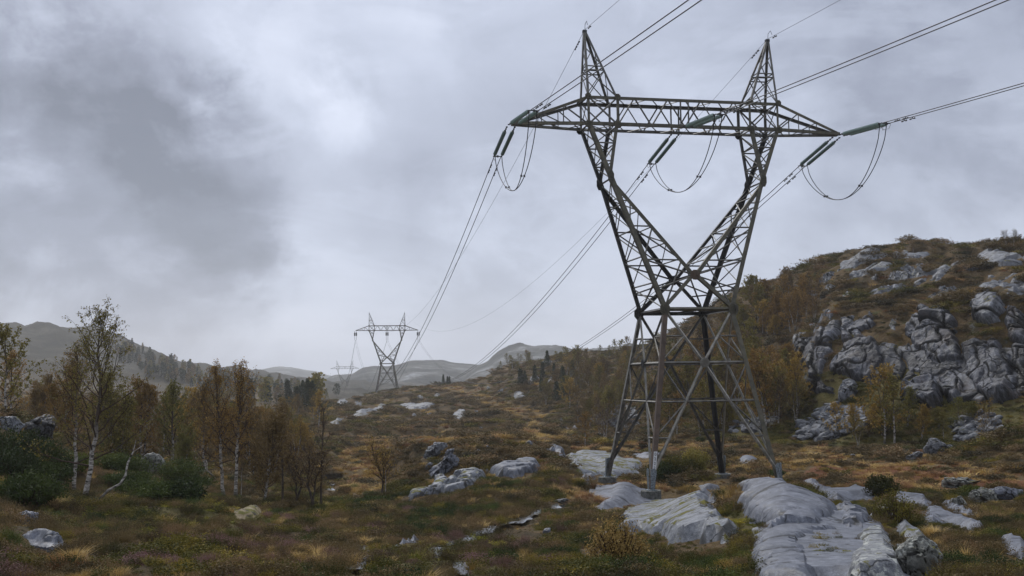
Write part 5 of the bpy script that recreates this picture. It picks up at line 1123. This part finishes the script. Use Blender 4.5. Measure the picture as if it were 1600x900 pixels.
# crooked bare trunk leaning out of the heather
p = at_px(150, 786); g = Geo(); P = np.array([(0, 0, -.3), (.12, 0, .12), (.42, .05, .45), (.85, .1, .68), (1.05, .1, 1.0), (1.12, .1, 1.45), (1.3, .15, 1.85), (1.42, .1, 2.3)])*[1, 1, 1]; g.tube(P, [.055, .052, .05, .047, .042, .036, .026, .012], 8)
g.tube([P[6], P[6]+[.3, 0, .2], P[6]+[.5, .1, .35]], [.018, .012, .006], 5)
tag(link('bent_birch', g.mesh('bent_birch', True), BARKW, loc=p), 'bare pale trunk bent sideways, leaning right beside the tallest birch', 'tree')
for k, (u, v, l) in enumerate([(308, 745, 'crooked pale stem in the undergrowth right of the mossy boulder'), (325, 748, 'short pale sapling stem left of the twin birches')]):
    p = at_px(u, v); g = Geo(); g.tube(np.array([(.7, 0, -.3), (.6, 0, .15), (.2, 0, .5), (-.1, 0, .8), (-.15, .1, 1.5), (-.35, .1, 2.)])*(1 if k == 0 else .6), [.06, .055, .045, .035, .025, .01], 6)
    tag(link('bent_birch', g.mesh('bent_birch', True), BARKW, loc=p), l, 'tree')
g = Geo(); p = at_px(441, 790); g.tube([(0, 0, -.4), (.02, 0, .8), (0, 0, 2.0)], [.05, .045, .04], 8, True); tag(link('post', g.mesh('post'), BARKD, loc=p), 'thin upright wooden post by the grassy hollow beside the crooked trees', 'post')
rt = np.random.RandomState(5)
def zone(poly, n, seed, fn, mind=0.0):
    r = np.random.RandomState(seed); xs = [q[0] for q in poly]; ys = [q[1] for q in poly]; U = []; Vv = []
    while len(U) < n:
        a, b_ = r.uniform(min(xs), max(xs)), r.uniform(min(ys), max(ys))
        if inpoly(np.array([a]), np.array([b_]), poly)[0] and all(abs(a-u0)+abs(b_-v0)*2 > mind for u0, v0 in zip(U, Vv)): U.append(a); Vv.append(b_)
    H, ok = hit(U, Vv)
    for k in range(n):
        if ok[k]: fn(k, H[k], r)
def woods(name, label, cat, poly, n, seed, cols, h0, h1, group, meshes='S', mind=0, bark=None):
    arr, key = {'S': (TS, 'S'), 'C': (CM, 'C'), 'F': (FM, 'F')}[meshes]
    def fn(k, h, r):
        i = r.randint(len(arr)); cc = cols[r.randint(len(cols))]; place(name, dict(pine='dark green', brown='brown-leaved', olive='olive-leaved', orange='orange-leaved', gold='golden-leaved', green='green-leaved')[cc]+' '+label, cat, arr[i], (key, i), cc, h, r.uniform(h0, h1)/7, r.uniform(0, 6.28), bark, group)
    zone(poly, n, seed, fn, mind)
# left wood behind the heroes
woods('birch_tree', 'birch in the thicket behind the front row on the left', 'tree', [(-20,655),(60,650),(100,690),(200,705),(330,720),(480,730),(480,700),(300,660),(200,655),(60,640)], 38, 1, ['gold', 'olive', 'orange', 'orange', 'olive'], 3.4, 5.4, 'birches in the left thicket', mind=14)
woods('birch_tree', 'small tree on the flat ground beyond the left thicket', 'tree', [(200,640),(330,640),(500,652),(500,672),(300,664),(200,660)], 30, 2, ['brown', 'olive', 'gold', 'pine'], 3.5, 5.5, 'trees beyond the left thicket')
woods('conifer', 'conifer in the clump left of the pylon hill', 'conifer', [(446,640),(452,631),(500,629),(508,636),(480,644)], 9, 3, ['pine'], 4, 7, 'conifers beside the pylon hill', 'C', 4)
woods('hill_tree', 'tiny hazy tree on the far left ridge', 'tree', [(180,545),(200,541),(230,548),(260,564),(320,580),(400,596),(500,606),(500,620),(330,612),(240,592),(180,565)], 230, 4, ['pine', 'brown', 'pine', 'olive'], 3.5, 6.5, 'trees on the hazy left ridge', 'F')
woods('hill_tree', 'small tree on the valley floor under the far left ridge', 'tree', [(300,624),(500,618),(560,622),(470,636),(300,634)], 40, 14, ['pine', 'brown', 'olive'], 5, 8, 'trees on the far valley floor', 'F')
# wooded ridge between the middle pylon and the near one
woods('birch_tree', 'birch on the wooded ridge left of the near pylon', 'tree', [(860,600),(900,570),(985,562),(1000,620),(985,680),(940,690),(880,660),(850,640)], 60, 5, ['brown', 'brown', 'olive', 'olive', 'brown', 'gold'], 3, 5.5, 'birches on the wooded ridge', mind=8)
woods('birch_tree', 'sparse tree along the skyline of the wooded ridge', 'tree', [(770,580),(800,569),(870,561),(940,556),(990,550),(990,562),(870,574),(790,590)], 26, 6, ['olive', 'brown', 'olive'], 2, 4, 'trees on the wooded skyline', mind=8)
woods('conifer', 'pine on the wooded ridge', 'conifer', [(780,590),(830,575),(900,570),(930,600),(880,630),(800,610)], 14, 7, ['pine'], 2.5, 4.5, 'pines on the wooded ridge', 'C', 10)
woods('conifer', 'bush-like pine on the crest right of the middle pylon', 'conifer', [(678,602),(688,597),(706,598),(700,604)], 4, 8, ['pine'], 2.5, 4.5, 'bushy pines right of the middle pylon', 'C', 3)
# slope behind the near pylon and the right hillside
woods('birch_tree', 'birch on the slope directly behind the near pylon', 'tree', [(1000,590),(1060,540),(1130,500),(1180,470),(1190,560),(1180,640),(1140,680),(1000,690)], 62, 9, ['brown', 'olive', 'brown', 'orange', 'olive'], 3.2, 6, 'birches on the slope behind the near pylon', mind=10)
woods('birch_tree', 'birch in the stand high on the right hillside', 'tree', [(1180,470),(1210,462),(1270,470),(1280,520),(1230,535),(1180,530)], 22, 10, ['orange', 'orange', 'brown', 'gold'], 3.5, 5.5, 'orange birches on the right hillside', mind=10)
woods('birch_tree', 'birch at the foot of the slope left of the crag', 'tree', [(1170,600),(1260,590),(1265,660),(1190,680)], 16, 11, ['olive', 'gold', 'orange', 'olive'], 4.5, 6.5, 'birches left of the crag', mind=12)
woods('birch_tree', 'small birch under the right part of the crag', 'tree', [(1480,660),(1600,640),(1620,690),(1520,690),(1300,700),(1280,680)], 14, 12, ['olive', 'green', 'gold'], 2.0, 3.5, 'small birches under the right part of the crag', mind=14)
def solo(label, u, v, h, i, col, rz, bark=None, group=None):
    p = at_px(u, v); place('birch_tree', label, 'tree', TS[i], ('S', i), col, p, h/7, rz, bark, group)
solo('golden birch with two white stems at the foot of the crag, left stem', 1382, 694, 6.0, 1, 'gold', 1, )
solo('golden birch with a white stem beside its twin at the foot of the crag', 1398, 697, 5.4, 2, 'olive', 2)
solo('bright yellow birch standing left of the crag foot', 1247, 650, 5.2, 2, 'gold', .3)
solo('orange birch with pale stems just right of the pylon legs', 1196, 672, 7.2, 0, 'orange', .8)
solo('bare pale twiggy birch left of the yellow one', 1215, 668, 5.5, 3, 'brown', .8)
solo('lone sapling on the left shoulder of the right hill skyline', 1219, 447, 2.4, 3, 'brown', .8)
solo('tiny sapling on the summit of the right hill', 1427, 396, 1.8, 3, 'brown', 1.8)
solo('left one of two saplings on the skyline at the right edge', 1573, 387, 2.4, 3, 'brown', 2.8)
solo('right one of two saplings on the skyline at the right edge', 1584, 387, 2.4, 3, 'olive', .1)
solo('orange bush at the foot of the left scree', 914, 700, 3.0, 1, 'orange', .1)
solo('yellow tree glowing among the brown birches left of the pylon', 890, 640, 5.0, 1, 'gold', 1.1)
# ------------------------------------------------------------------ ground plants: instanced tufts that nobody could count
PROTO = bpy.data.collections.new('plant_prototypes')
def m_plant(name, a, b_, c, d, instvar=.7):
    m, t, b = mat(name, .75, .2); r = t.new('ShaderNodeNewGeometry').outputs['Random Per Island']; o = t.new('ShaderNodeObjectInfo').outputs['Random']
    pos = t.new('ShaderNodeNewGeometry').outputs['Position']; n = t.noise(pos, .35, 4, .6)
    n2_ = t.noise(pos, 1.6, 3, .6)
    f = t.math('ADD', t.math('ADD', t.math('ADD', t.math('MULTIPLY', r, .16), .1), t.math('MULTIPLY', t.math('SUBTRACT', n2_, .5), .7)), t.math('ADD', t.math('MULTIPLY', o, .6), t.math('MULTIPLY', t.math('SUBTRACT', n, .45), 1.3)))
    col = t.ramp(f, [(.1, a), (.4, b_), (.7, c), (.95, d)]); t.set(b, 'Base Color', col)
    tr = t.new('ShaderNodeBsdfTranslucent'); t.set(tr, 'Color', col); mx = t.new('ShaderNodeMixShader', {0: .2}); ou = t.n['Material Output']
    t.l.new(b.outputs[0], mx.inputs[1]); t.l.new(tr.outputs[0], mx.inputs[2]); t.l.new(mx.outputs[0], ou.inputs[0]); return m
MP = dict(heath=m_plant('heather_brown', lin(52, 49, 28), lin(81, 68, 44), lin(109, 93, 59), lin(130, 104, 74)), green=m_plant('crowberry_green', lin(46, 49, 21), lin(67, 67, 28), lin(98, 91, 35), lin(136, 118, 47)),
  purple=m_plant('heather_purple', lin(76, 60, 50), lin(100, 78, 68), lin(122, 94, 88), lin(136, 102, 102)), straw=m_plant('moor_grass', lin(117, 97, 55), lin(151, 126, 73), lin(184, 154, 94), lin(210, 182, 121)),
  rust=m_plant('rusty_grass', lin(102, 72, 50), lin(128, 92, 64), lin(153, 116, 78), lin(177, 143, 94)), lush=m_plant('green_grass', lin(79, 80, 35), lin(117, 111, 50), lin(152, 137, 66), lin(189, 166, 88)),
  juniper=m_plant('juniper_green', lin(34, 45, 20), lin(50, 62, 27), lin(70, 81, 36), lin(95, 101, 45)), moss=m_plant('moss_green', lin(86, 88, 30), lin(115, 115, 41), lin(148, 140, 50), lin(177, 162, 64)))
def proto(name, V, Q, T, mt):
    F = [np.asarray(Q)] if Q is not None and len(Q) else []
    if T is not None and len(T): F.append(np.asarray(T))
    o = bpy.data.objects.new(name, mesh_np(name, V, F)); o.data.materials.append(mt); PROTO.objects.link(o); return o
def cushion(seed, n, R, H, leaf, mt, name, up=.5, spiky=False):
    """a dome of sprigs: thin stems ending in small leaves"""
    r = np.random.RandomState(seed); a = r.uniform(0, 6.28, n); q = np.sqrt(r.rand(n)); el = np.sqrt(np.clip(1-q*q, 0, 1))
    lump = 1+.25*np.sin(a*3+seed)+.15*np.sin(a*5+1)
    tip = np.c_[np.cos(a)*q*R*lump, np.sin(a)*q*R*lump, (.25+.75*el)*H*(.75+.5*r.rand(n))]
    root = tip*[.45, .45, 0]; root[:, 2] = -.05; k = 5 if not spiky else 4
    V = []; Q = []; T = []; nv = 0
    d = tip-root; d /= np.linalg.norm(d, axis=1)[:, None]; e = np.cross(d, r.randn(n, 3)); e /= np.linalg.norm(e, axis=1)[:, None]+1e-9
    w = leaf*.22
    V.append(np.stack([root-e*w*.4, root+e*w*.4, tip], 1).reshape(-1, 3)); T = np.arange(3*n).reshape(-1, 3); nv = 3*n
    LP = []
    for j in range(k):
        f = .55+.5*(j+r.rand(n))/k; LP.append(root+(tip-root)*f[:, None]+r.randn(n, 3)*leaf*.35)
    LV, LQ = leafquads(np.concatenate(LP), leaf, r, -up); V.append(LV); return proto(name, np.concatenate(V), LQ+nv, T, mt)
def grass(seed, n, R, H, mt, name, w=.005, lean=.8):
    n = int(n*1.5)
    r = np.random.RandomState(seed); a = r.uniform(0, 6.28, n); q = r.rand(n)*R*.45; b0 = np.c_[np.cos(a)*q, np.sin(a)*q, np.full(n, -.04)]
    wind = np.array([.35, -.1, 0]); h = H*(.55+.6*r.rand(n)); out = np.c_[np.cos(a), np.sin(a), 0*a]*(lean*r.rand(n)*h)[:, None]+wind*h[:, None]*.5
    m1 = b0+out*.35+np.c_[0*a, 0*a, h*.62]; tp = b0+out*1.1+np.c_[0*a, 0*a, h*.95]; e = np.c_[-np.sin(a+.5), np.cos(a+.5), 0*a]*w
    V = np.stack([b0-e, b0+e, m1+e*.8, m1-e*.8, tp], 1).reshape(-1, 3); k = np.arange(n)[:, None]*5
    return proto(name, V, k+np.array([[0, 1, 2, 3]]), k+np.array([[3, 2, 4]]), mt)
names_ = {}
def reg(key, lst): names_[key] = lst
reg('heath', [cushion(1, 120, .34, .34, .028, MP['heath'], 'aa_heath', 1.2), cushion(2, 100, .30, .28, .028, MP['heath'], 'ab_heath', 1.2)])
reg('green', [cushion(3, 120, .32, .24, .03, MP['green'], 'ac_green'), cushion(4, 120, .38, .30, .032, MP['green'], 'ad_green')])
reg('purple', [cushion(5, 120, .32, .32, .027, MP['purple'], 'ae_purple', 1.0)])
reg('straw', [grass(6, 90, .4, .42, MP['straw'], 'af_straw'), grass(7, 70, .3, .32, MP['straw'], 'ag_straw')])
reg('rust', [grass(8, 90, .4, .40, MP['rust'], 'ah_rust')])
reg('lush', [grass(9, 90, .4, .30, MP['lush'], 'ai_lush'), cushion(10, 60, .35, .14, .04, MP['moss'], 'aj_moss')])
reg('juniper', [cushion(11, 150, .75, .7, .09, MP['juniper'], 'ak_juniper', .9, True), cushion(12, 130, .6, .9, .085, MP['juniper'], 'al_juniper', .9, True)])
reg('bushH', [cushion(13, 110, .8, .55, .085, MP['heath'], 'am_bush'), cushion(14, 110, .7, .5, .085, MP['heath'], 'an_bush')])
reg('bushG', [cushion(18, 110, .75, .5, .085, MP['green'], 'ax_bush')])
reg('bushS', [grass(15, 70, 1.1, .42, MP['straw'], 'ao_bush', .016, .9), grass(16, 70, 1.1, .38, MP['rust'], 'ap_bush', .016, .9)])
reg('moss', [cushion(17, 70, .3, .08, .035, MP['moss'], 'aq_moss', .9)])
reg('clumpH', [cushion(21, 300, .5, .50, .026, MP['heath'], 'ar_clump', 1.2)])
reg('clumpG', [cushion(22, 300, .52, .44, .028, MP['green'], 'as_clump', 1.0)])
reg('clumpP', [cushion(23, 300, .48, .46, .025, MP['purple'], 'at_clump', 1.2)])
reg('clumpJ', [cushion(24, 280, .5, .42, .030, MP['juniper'], 'au_clump', 1.0)])
ORDER = sorted(o.name for o in PROTO.objects); IDX = {k: [ORDER.index(o.name) for o in v] for k, v in names_.items()}
def gn_group():
    ng = bpy.data.node_groups.new('scatter', 'GeometryNodeTree'); ng.interface.new_socket('Geometry', in_out='INPUT', socket_type='NodeSocketGeometry'); ng.interface.new_socket('Geometry', in_out='OUTPUT', socket_type='NodeSocketGeometry')
    N = ng.nodes; L = ng.links; i = N.new('NodeGroupInput'); o = N.new('NodeGroupOutput'); ip = N.new('GeometryNodeInstanceOnPoints'); ci = N.new('GeometryNodeCollectionInfo')
    ci.inputs['Collection'].default_value = PROTO; ci.inputs['Separate Children'].default_value = True; ci.inputs['Reset Children'].default_value = True
    def na(nm, ty): n = N.new('GeometryNodeInputNamedAttribute'); n.data_type = ty; n.inputs['Name'].default_value = nm; return n.outputs['Attribute']
    L.new(i.outputs[0], ip.inputs['Points']); L.new(ci.outputs[0], ip.inputs['Instance']); ip.inputs['Pick Instance'].default_value = True
    L.new(na('idx', 'INT'), ip.inputs['Instance Index']); L.new(na('rot', 'FLOAT_VECTOR'), ip.inputs['Rotation']); L.new(na('scl', 'FLOAT_VECTOR'), ip.inputs['Scale']); L.new(ip.outputs[0], o.inputs[0]); return ng
NG = gn_group()
def scatter(name, P, idx, scl, seed=0, tilt=.25, zf=1.0):
    if not len(P): return
    r = np.random.RandomState(seed); me = bpy.data.meshes.new(name); me.vertices.add(len(P)); me.vertices.foreach_set('co', np.asarray(P, np.float32).ravel())
    a = me.attributes.new('idx', 'INT', 'POINT'); a.data.foreach_set('value', np.asarray(idx, np.int32))
    rot = np.c_[r.randn(len(P))*tilt*.5, r.randn(len(P))*tilt*.5, r.uniform(0, 6.28, len(P))]; a = me.attributes.new('rot', 'FLOAT_VECTOR', 'POINT'); a.data.foreach_set('vector', rot.astype(np.float32).ravel())
    q = np.asarray(scl)[:, None]; s = q*np.c_[.85+.3*r.rand(len(P)), .85+.3*r.rand(len(P)), .75+.5*r.rand(len(P))]; s[:, 2] = np.minimum(s[:, 2], .55*q[:, 0]+.25*np.sqrt(q[:, 0])+.1)*zf; a = me.attributes.new('scl', 'FLOAT_VECTOR', 'POINT'); a.data.foreach_set('vector', s.astype(np.float32).ravel())
    o = bpy.data.objects.new(name, me); C.objects.link(o); m = o.modifiers.new('scatter', 'NODES'); m.node_group = NG; o['kind'] = 'stuff'; return o
def ring_points(D0, D1, step_fn, seed, pad=80):
    """points over the ground between two distances, about one per step*step square metres"""
    r = np.random.RandomState(seed); out = []
    D = D0
    while D < D1:
        st = step_fn(D); half = math.atan((800+pad)/FPX)+.02; n = int(2*half*D/st); az = -half+2*half*(np.arange(n)+r.rand(n))/n; dd = D+r.rand(n)*st
        out.append(np.c_[np.sin(az)*dd, np.cos(az)*dd]); D += st
    P = np.concatenate(out); return np.c_[P, hxy(P[:, 0], P[:, 1])]
def visible(P, slack):
    """drop points well behind a crest"""
    az = np.arctan2(P[:, 0], P[:, 1]); D = np.hypot(P[:, 0], P[:, 1]); E = np.maximum.accumulate(Z/DA[None], axis=1); return (P[:, 2]+slack)/D >= hz_at(az, D*.985, E)
def off_rock(P, hgt_=.3):
    u, v0 = toscreen(P); m = np.zeros(len(P), bool); fr = np.ones(len(P)); hp = hgt_*FPX/np.hypot(P[:, 0], P[:, 1])
    for q, k_ in [(q, k_) for q in ROCKPOLY for k_ in (0, .5, .95)]:
        v = v0-hp*k_
        xs = [a[0] for a in q]; ys = [a[1] for a in q]; s = (u > min(xs)) & (u < max(xs)) & (v > min(ys)-2) & (v < max(ys)+2)
        if s.any():
            w = np.where(s)[0]; ii = inpoly(u[w], v[w], q)
            if k_ == 0: m[w] |= ii
            else: fr[w] = np.where(ii, .38, fr[w])
    for q in WATERPOLY:
        for k_ in (0, .3, .6, 1.0, 1.4, 1.9, 2.4, 2.9): 
            ii = inpoly(u, v0-hp*k_, q); m |= ii if k_ < .5 else False; fr = np.where(ii, np.minimum(fr, .22), fr)
    return ~m, fr
POCKETS = [cR((640,490),(760,468),(960,478),(1000,500),(930,600),(880,640),(780,640),(690,600)), cR((345,130),(390,150),(385,240),(350,230),(325,170)), cR((250,355),(380,370),(420,420),(380,470),(300,470),(240,420)), cR((1040,360),(1140,330),(1200,400),(1180,440),(1060,410))]
def pocket(P):
    u, v = toscreen(P); m = np.zeros(len(P), bool)
    for q in POCKETS: m |= inpoly(u, v, q)
    return m
def pick(cls, r): return np.array([IDX[c][r.randint(len(IDX[c]))] for c in cls])
# near and middle ground
JUN = [[(-10,690),(60,700),(110,740),(130,770),(40,760),(-10,740)], [(160,740),(240,745),(320,770),(330,795),(200,790),(150,770)], [(20,700),(120,745),(110,775),(20,740)], [(380,770),(440,778),(430,790),(370,790)], [(1000,735),(1080,732),(1080,755),(1030,760)], [(640,600),(646,600),(646,604),(640,604)]]
MOSSP = [cR((240,340),(330,360),(400,400),(400,460),(320,470),(230,420)), cb((860,365),(900,345),(985,345),(1000,400),(930,420),(860,400)), cR((640,480),(760,460),(980,460),(990,520),(900,620),(780,650),(660,600)), cR((820,210),(980,200),(1100,270),(1180,400),(1060,400),(1060,330),(900,260)), c8((18,140),(40,112),(90,108),(60,130),(30,150))]
def layer(tag_, D0, D1, step, seed, sc, far=False):
    P = ring_points(D0, D1, step, seed); P = P[visible(P, .5 if not far else 1.0)]; ok_, fr = off_rock(P); pk = pocket(P); ok_ |= pk; P[pk, 2] += .10; fr = np.where(pk, .7, fr); P = P[ok_]; fr = fr[ok_]
    r = np.random.RandomState(seed+1); bog, red, gr, he = masks(P); x, y = P[:, 0], P[:, 1]; D = np.hypot(x, y)
    n1 = fbm(x/2.6, y/2.6, 0, 3, 71); n2 = fbm(x/1.1, y/1.1, 0, 2, 73); n3 = fbm(x/6, y/6, 0, 3, 75); rr_ = r.rand(len(P))
    u, v = toscreen(P); jun = np.zeros(len(P), bool); mo = jun.copy()
    for q in JUN: jun |= inpoly(u, v, q)
    for q in MOSSP: mo |= inpoly(u, v, q)
    H_, G_, S_, R_, L_ = ('heath', 'green', 'straw', 'rust', 'lush') if not far else ('bushH', 'bushG', 'bushS', 'bushS', 'bushG')
    cls = np.where(n1+.5*n3 > (.10 if not far else .45), G_, H_).astype(object)
    cls = np.where((n2 > .42) & (rr_ < .6), S_, cls)
    cls = np.where((gr > 0) & (rr_ < .5), L_, cls)
    if not far: cls = np.where((he > 0) & (n2+.8*n3+.5*n1 > .95) & (rr_ < .55) & (D < 60), 'purple', cls)
    cls = np.where((bog > 0) & (rr_ < .93), np.where(n2 > .25, R_, S_), cls)
    cls = np.where((red > 0) & (rr_ < .9), R_, cls)
    cls = np.where((bog > 0) & (n1 > .55), H_, cls)
    if not far: cls = np.where(mo, np.where(rr_ < .6, 'moss', 'green'), cls)
    keepm = np.ones(len(P), bool)
    if not far: keepm &= ~((bog > 0) & (rr_ > .97))
    clump = np.clip(1+.8*fbm(x/.9, y/.9, 0, 2, 83)+.5*fbm(x/2.2, y/2.2, 0, 2, 85), .4, 1.4)
    idx = pick(cls, r); scl = np.where(np.isin(cls, ['heath', 'green', 'purple', 'bushH']), clump, .5+.5*clump)* sc(D)*(.6+.6*r.rand(len(P)))*(1+.45*np.clip(fbm(x/1.5, y/1.5, 0, 2, 79), -1, 1))*np.where(cls == 'moss', .8, 1)
    scl = scl*fr
    grassy = np.isin(cls, ['straw', 'rust', 'lush', 'bushS'])
    for nm, mk in (('heather_carpet', ~grassy), ('moor_grass_carpet', grassy)): scatter(nm, P[mk & keepm], idx[mk & keepm], scl[mk & keepm], seed+3, zf=.75 if not far else .6)
    print(tag_, len(P))
    return P, jun
layer('near', 8, 30, lambda D: .25+.002*D, 1, lambda D: .62+0*D)
layer('mid', 30, 66, lambda D: .34+.004*(D-30), 2, lambda D: .8+.010*(D-30))
layer('back', 66, 112, lambda D: .62+.006*(D-66), 3, lambda D: .95+0*D, True)
layer('slope', 112, 240, lambda D: .95+.007*(D-112), 4, lambda D: 1.35+.003*(D-112), True)
layer('far', 240, 420, lambda D: 1.9+.01*(D-240), 5, lambda D: 1.9+0*D, True)
# bigger clumps of heather and crowberry with gaps between them
P = np.concatenate([ring_points(9, 32, lambda D: .52, 50), ring_points(32, 72, lambda D: .7, 51)]); P = P[visible(P, .4)]; ok_, fr = off_rock(P, .4); ok_ &= (fr > .9); P = P[ok_]
x, y = P[:, 0], P[:, 1]; r = np.random.RandomState(52); bog, red, gr, he = masks(P); n1 = fbm(x/3.2, y/3.2, 0, 3, 91); n2 = fbm(x/1.6, y/1.6, 0, 2, 93); q_ = r.rand(len(P))
kp = (q_ < .62+.5*n1) & ~((bog > 0) & (q_ > .12)); P = P[kp]; n1 = n1[kp]; n2 = n2[kp]; he = he[kp]; q2 = r.rand(len(P))
cls = np.where(n2 > .12, 'clumpG', 'clumpH').astype(object); cls = np.where((n2 > .38), 'clumpJ', cls); cls = np.where((he > 0) & (n2 < -.30) & (q2 < .7), 'clumpP', cls)
scatter('heather_clumps', P, pick(cls, r), (.5+.5*q2)*(1-.25*(np.hypot(P[:, 0], P[:, 1]) < 32)), 53, .3, zf=.85)
# junipers: bushes one can tell apart
def bush(label, u, v, n, R, H, key, seed, cat='juniper', name='juniper_bush', group=None, leaf=None, D=None):
    p = at_px(u, v, D); r = np.random.RandomState(seed); g = Geo(); LP = []
    for k in range(n):
        a = r.uniform(0, 6.28); q = math.sqrt(r.rand()); tip = np.array([math.cos(a)*q*R, math.sin(a)*q*R, H*(.35+.65*math.sqrt(max(0, 1-q*q)))*(.7+.5*r.rand())])
        b0 = tip*[.12, .12, 0]; md = (b0+tip)/2+np.array([0, 0, -.08*H])+r.randn(3)*.05*R; g.tube([b0-[0, 0, .15], md, tip], [.018, .012, .004], 3)
        for q2 in (.45, .65, .8, .92, 1.0):
            c = (md+(tip-md)*(q2*2-1)) if q2 > .5 else (b0+(md-b0)*q2*2); LP.append(c+r.randn(9, 3)*[.10*R, .10*R, .07*H])
    V, Q = leafquads(np.concatenate(LP), leaf or .085, r, -.8); root = thing(name, label, cat, tuple(p), group=group)
    link('branches', g.mesh('branches'), TWIG, root); link('foliage', mesh_np('foliage', V, [Q]), MP[key], root); return root
jb = [(20,720,1.5,1.3),(55,735,1.6,1.3),(84,744,1.2,.9),(8,752,1.4,1.1),(62,764,1.3,.9),(168,738,1.2,.9),(200,762,1.3,.7),(222,772,1.3,.6),(262,782,1.3,.6),(306,768,1.0,.7),(195,748,1.4,1.2),(282,756,1.4,1.2),(170,715,1.3,1.2),(40,790,1.2,.9),(112,738,1.1,.8)]
for k, (u, v, R, H) in enumerate(jb): bush('dark green juniper clump in the thicket below the left birches', u, v, 120, R, H, 'juniper', 200+k, group='junipers under the left birches')
bush('bushy dark juniper sprouting behind the rock rib at the lower right', 1400, 822, 46, .6, .8, 'green', 301, leaf=.05)
bush('small leafy juniper just above the bushy one by the pale slab', 1378, 778, 70, .8, .9, 'green', 302)
bush('bright green juniper sprawling left of the slim birches', 282, 790, 90, .9, .8, 'juniper', 303)
bush('rounded green bush left of the far footing under the pylon', 1060, 745, 110, 1.2, 1.3, 'green', 304, 'bush', 'bush')
bush('dark rounded bush between the near and far footings', 1035, 752, 110, 1.3, 1.2, 'juniper', 305, 'bush', 'bush')
bush('grey-green bush just behind the pylon, right of the first two', 1085, 738, 100, 1.1, 1.4, 'lush', 306, 'bush', 'bush')
bush('yellow-leaved dwarf birch in the heather at the bottom, left of the slabs', 968, 888, 130, .55, .75, 'straw', 307, 'bush', 'dwarf_birch', leaf=.035)
bush('low flat juniper beside the small yellow-brown tree', 582, 790, 60, .9, .4, 'juniper', 308)
for k, (u, v) in enumerate([(1100,748),(1095,690),(1005,700),(1215,745),(1450,760),(1520,775),(1560,768)]): bush('low heathery bush on the flat ground round the pylon foot', u, v, 40, .6, .4, ['heath', 'juniper'][k % 2], 320+k, 'bush', 'bush', 'low bushes round the pylon foot')
HAZE = .00024
# ------------------------------------------------------------------ the damp air
hm = bpy.data.materials.new('damp_air'); hm.use_nodes = True; t = NT(hm.node_tree); t.n.clear()
o_ = t.new('ShaderNodeOutputMaterial'); pv_ = t.new('ShaderNodeVolumePrincipled', {'Color': (.995, .997, 1, 1), 'Density': HAZE, 'Anisotropy': .6}); t.l.new(pv_.outputs[0], o_.inputs['Volume'])
g = Geo(); ztop = max(max((o.matrix_world@Vector(c)).z for c in o.bound_box) for o in [ground])
g.box((0, 0, 55), (7400, 7400, 190)); hb = link('haze', g.mesh('haze'), hm, kind='stuff')
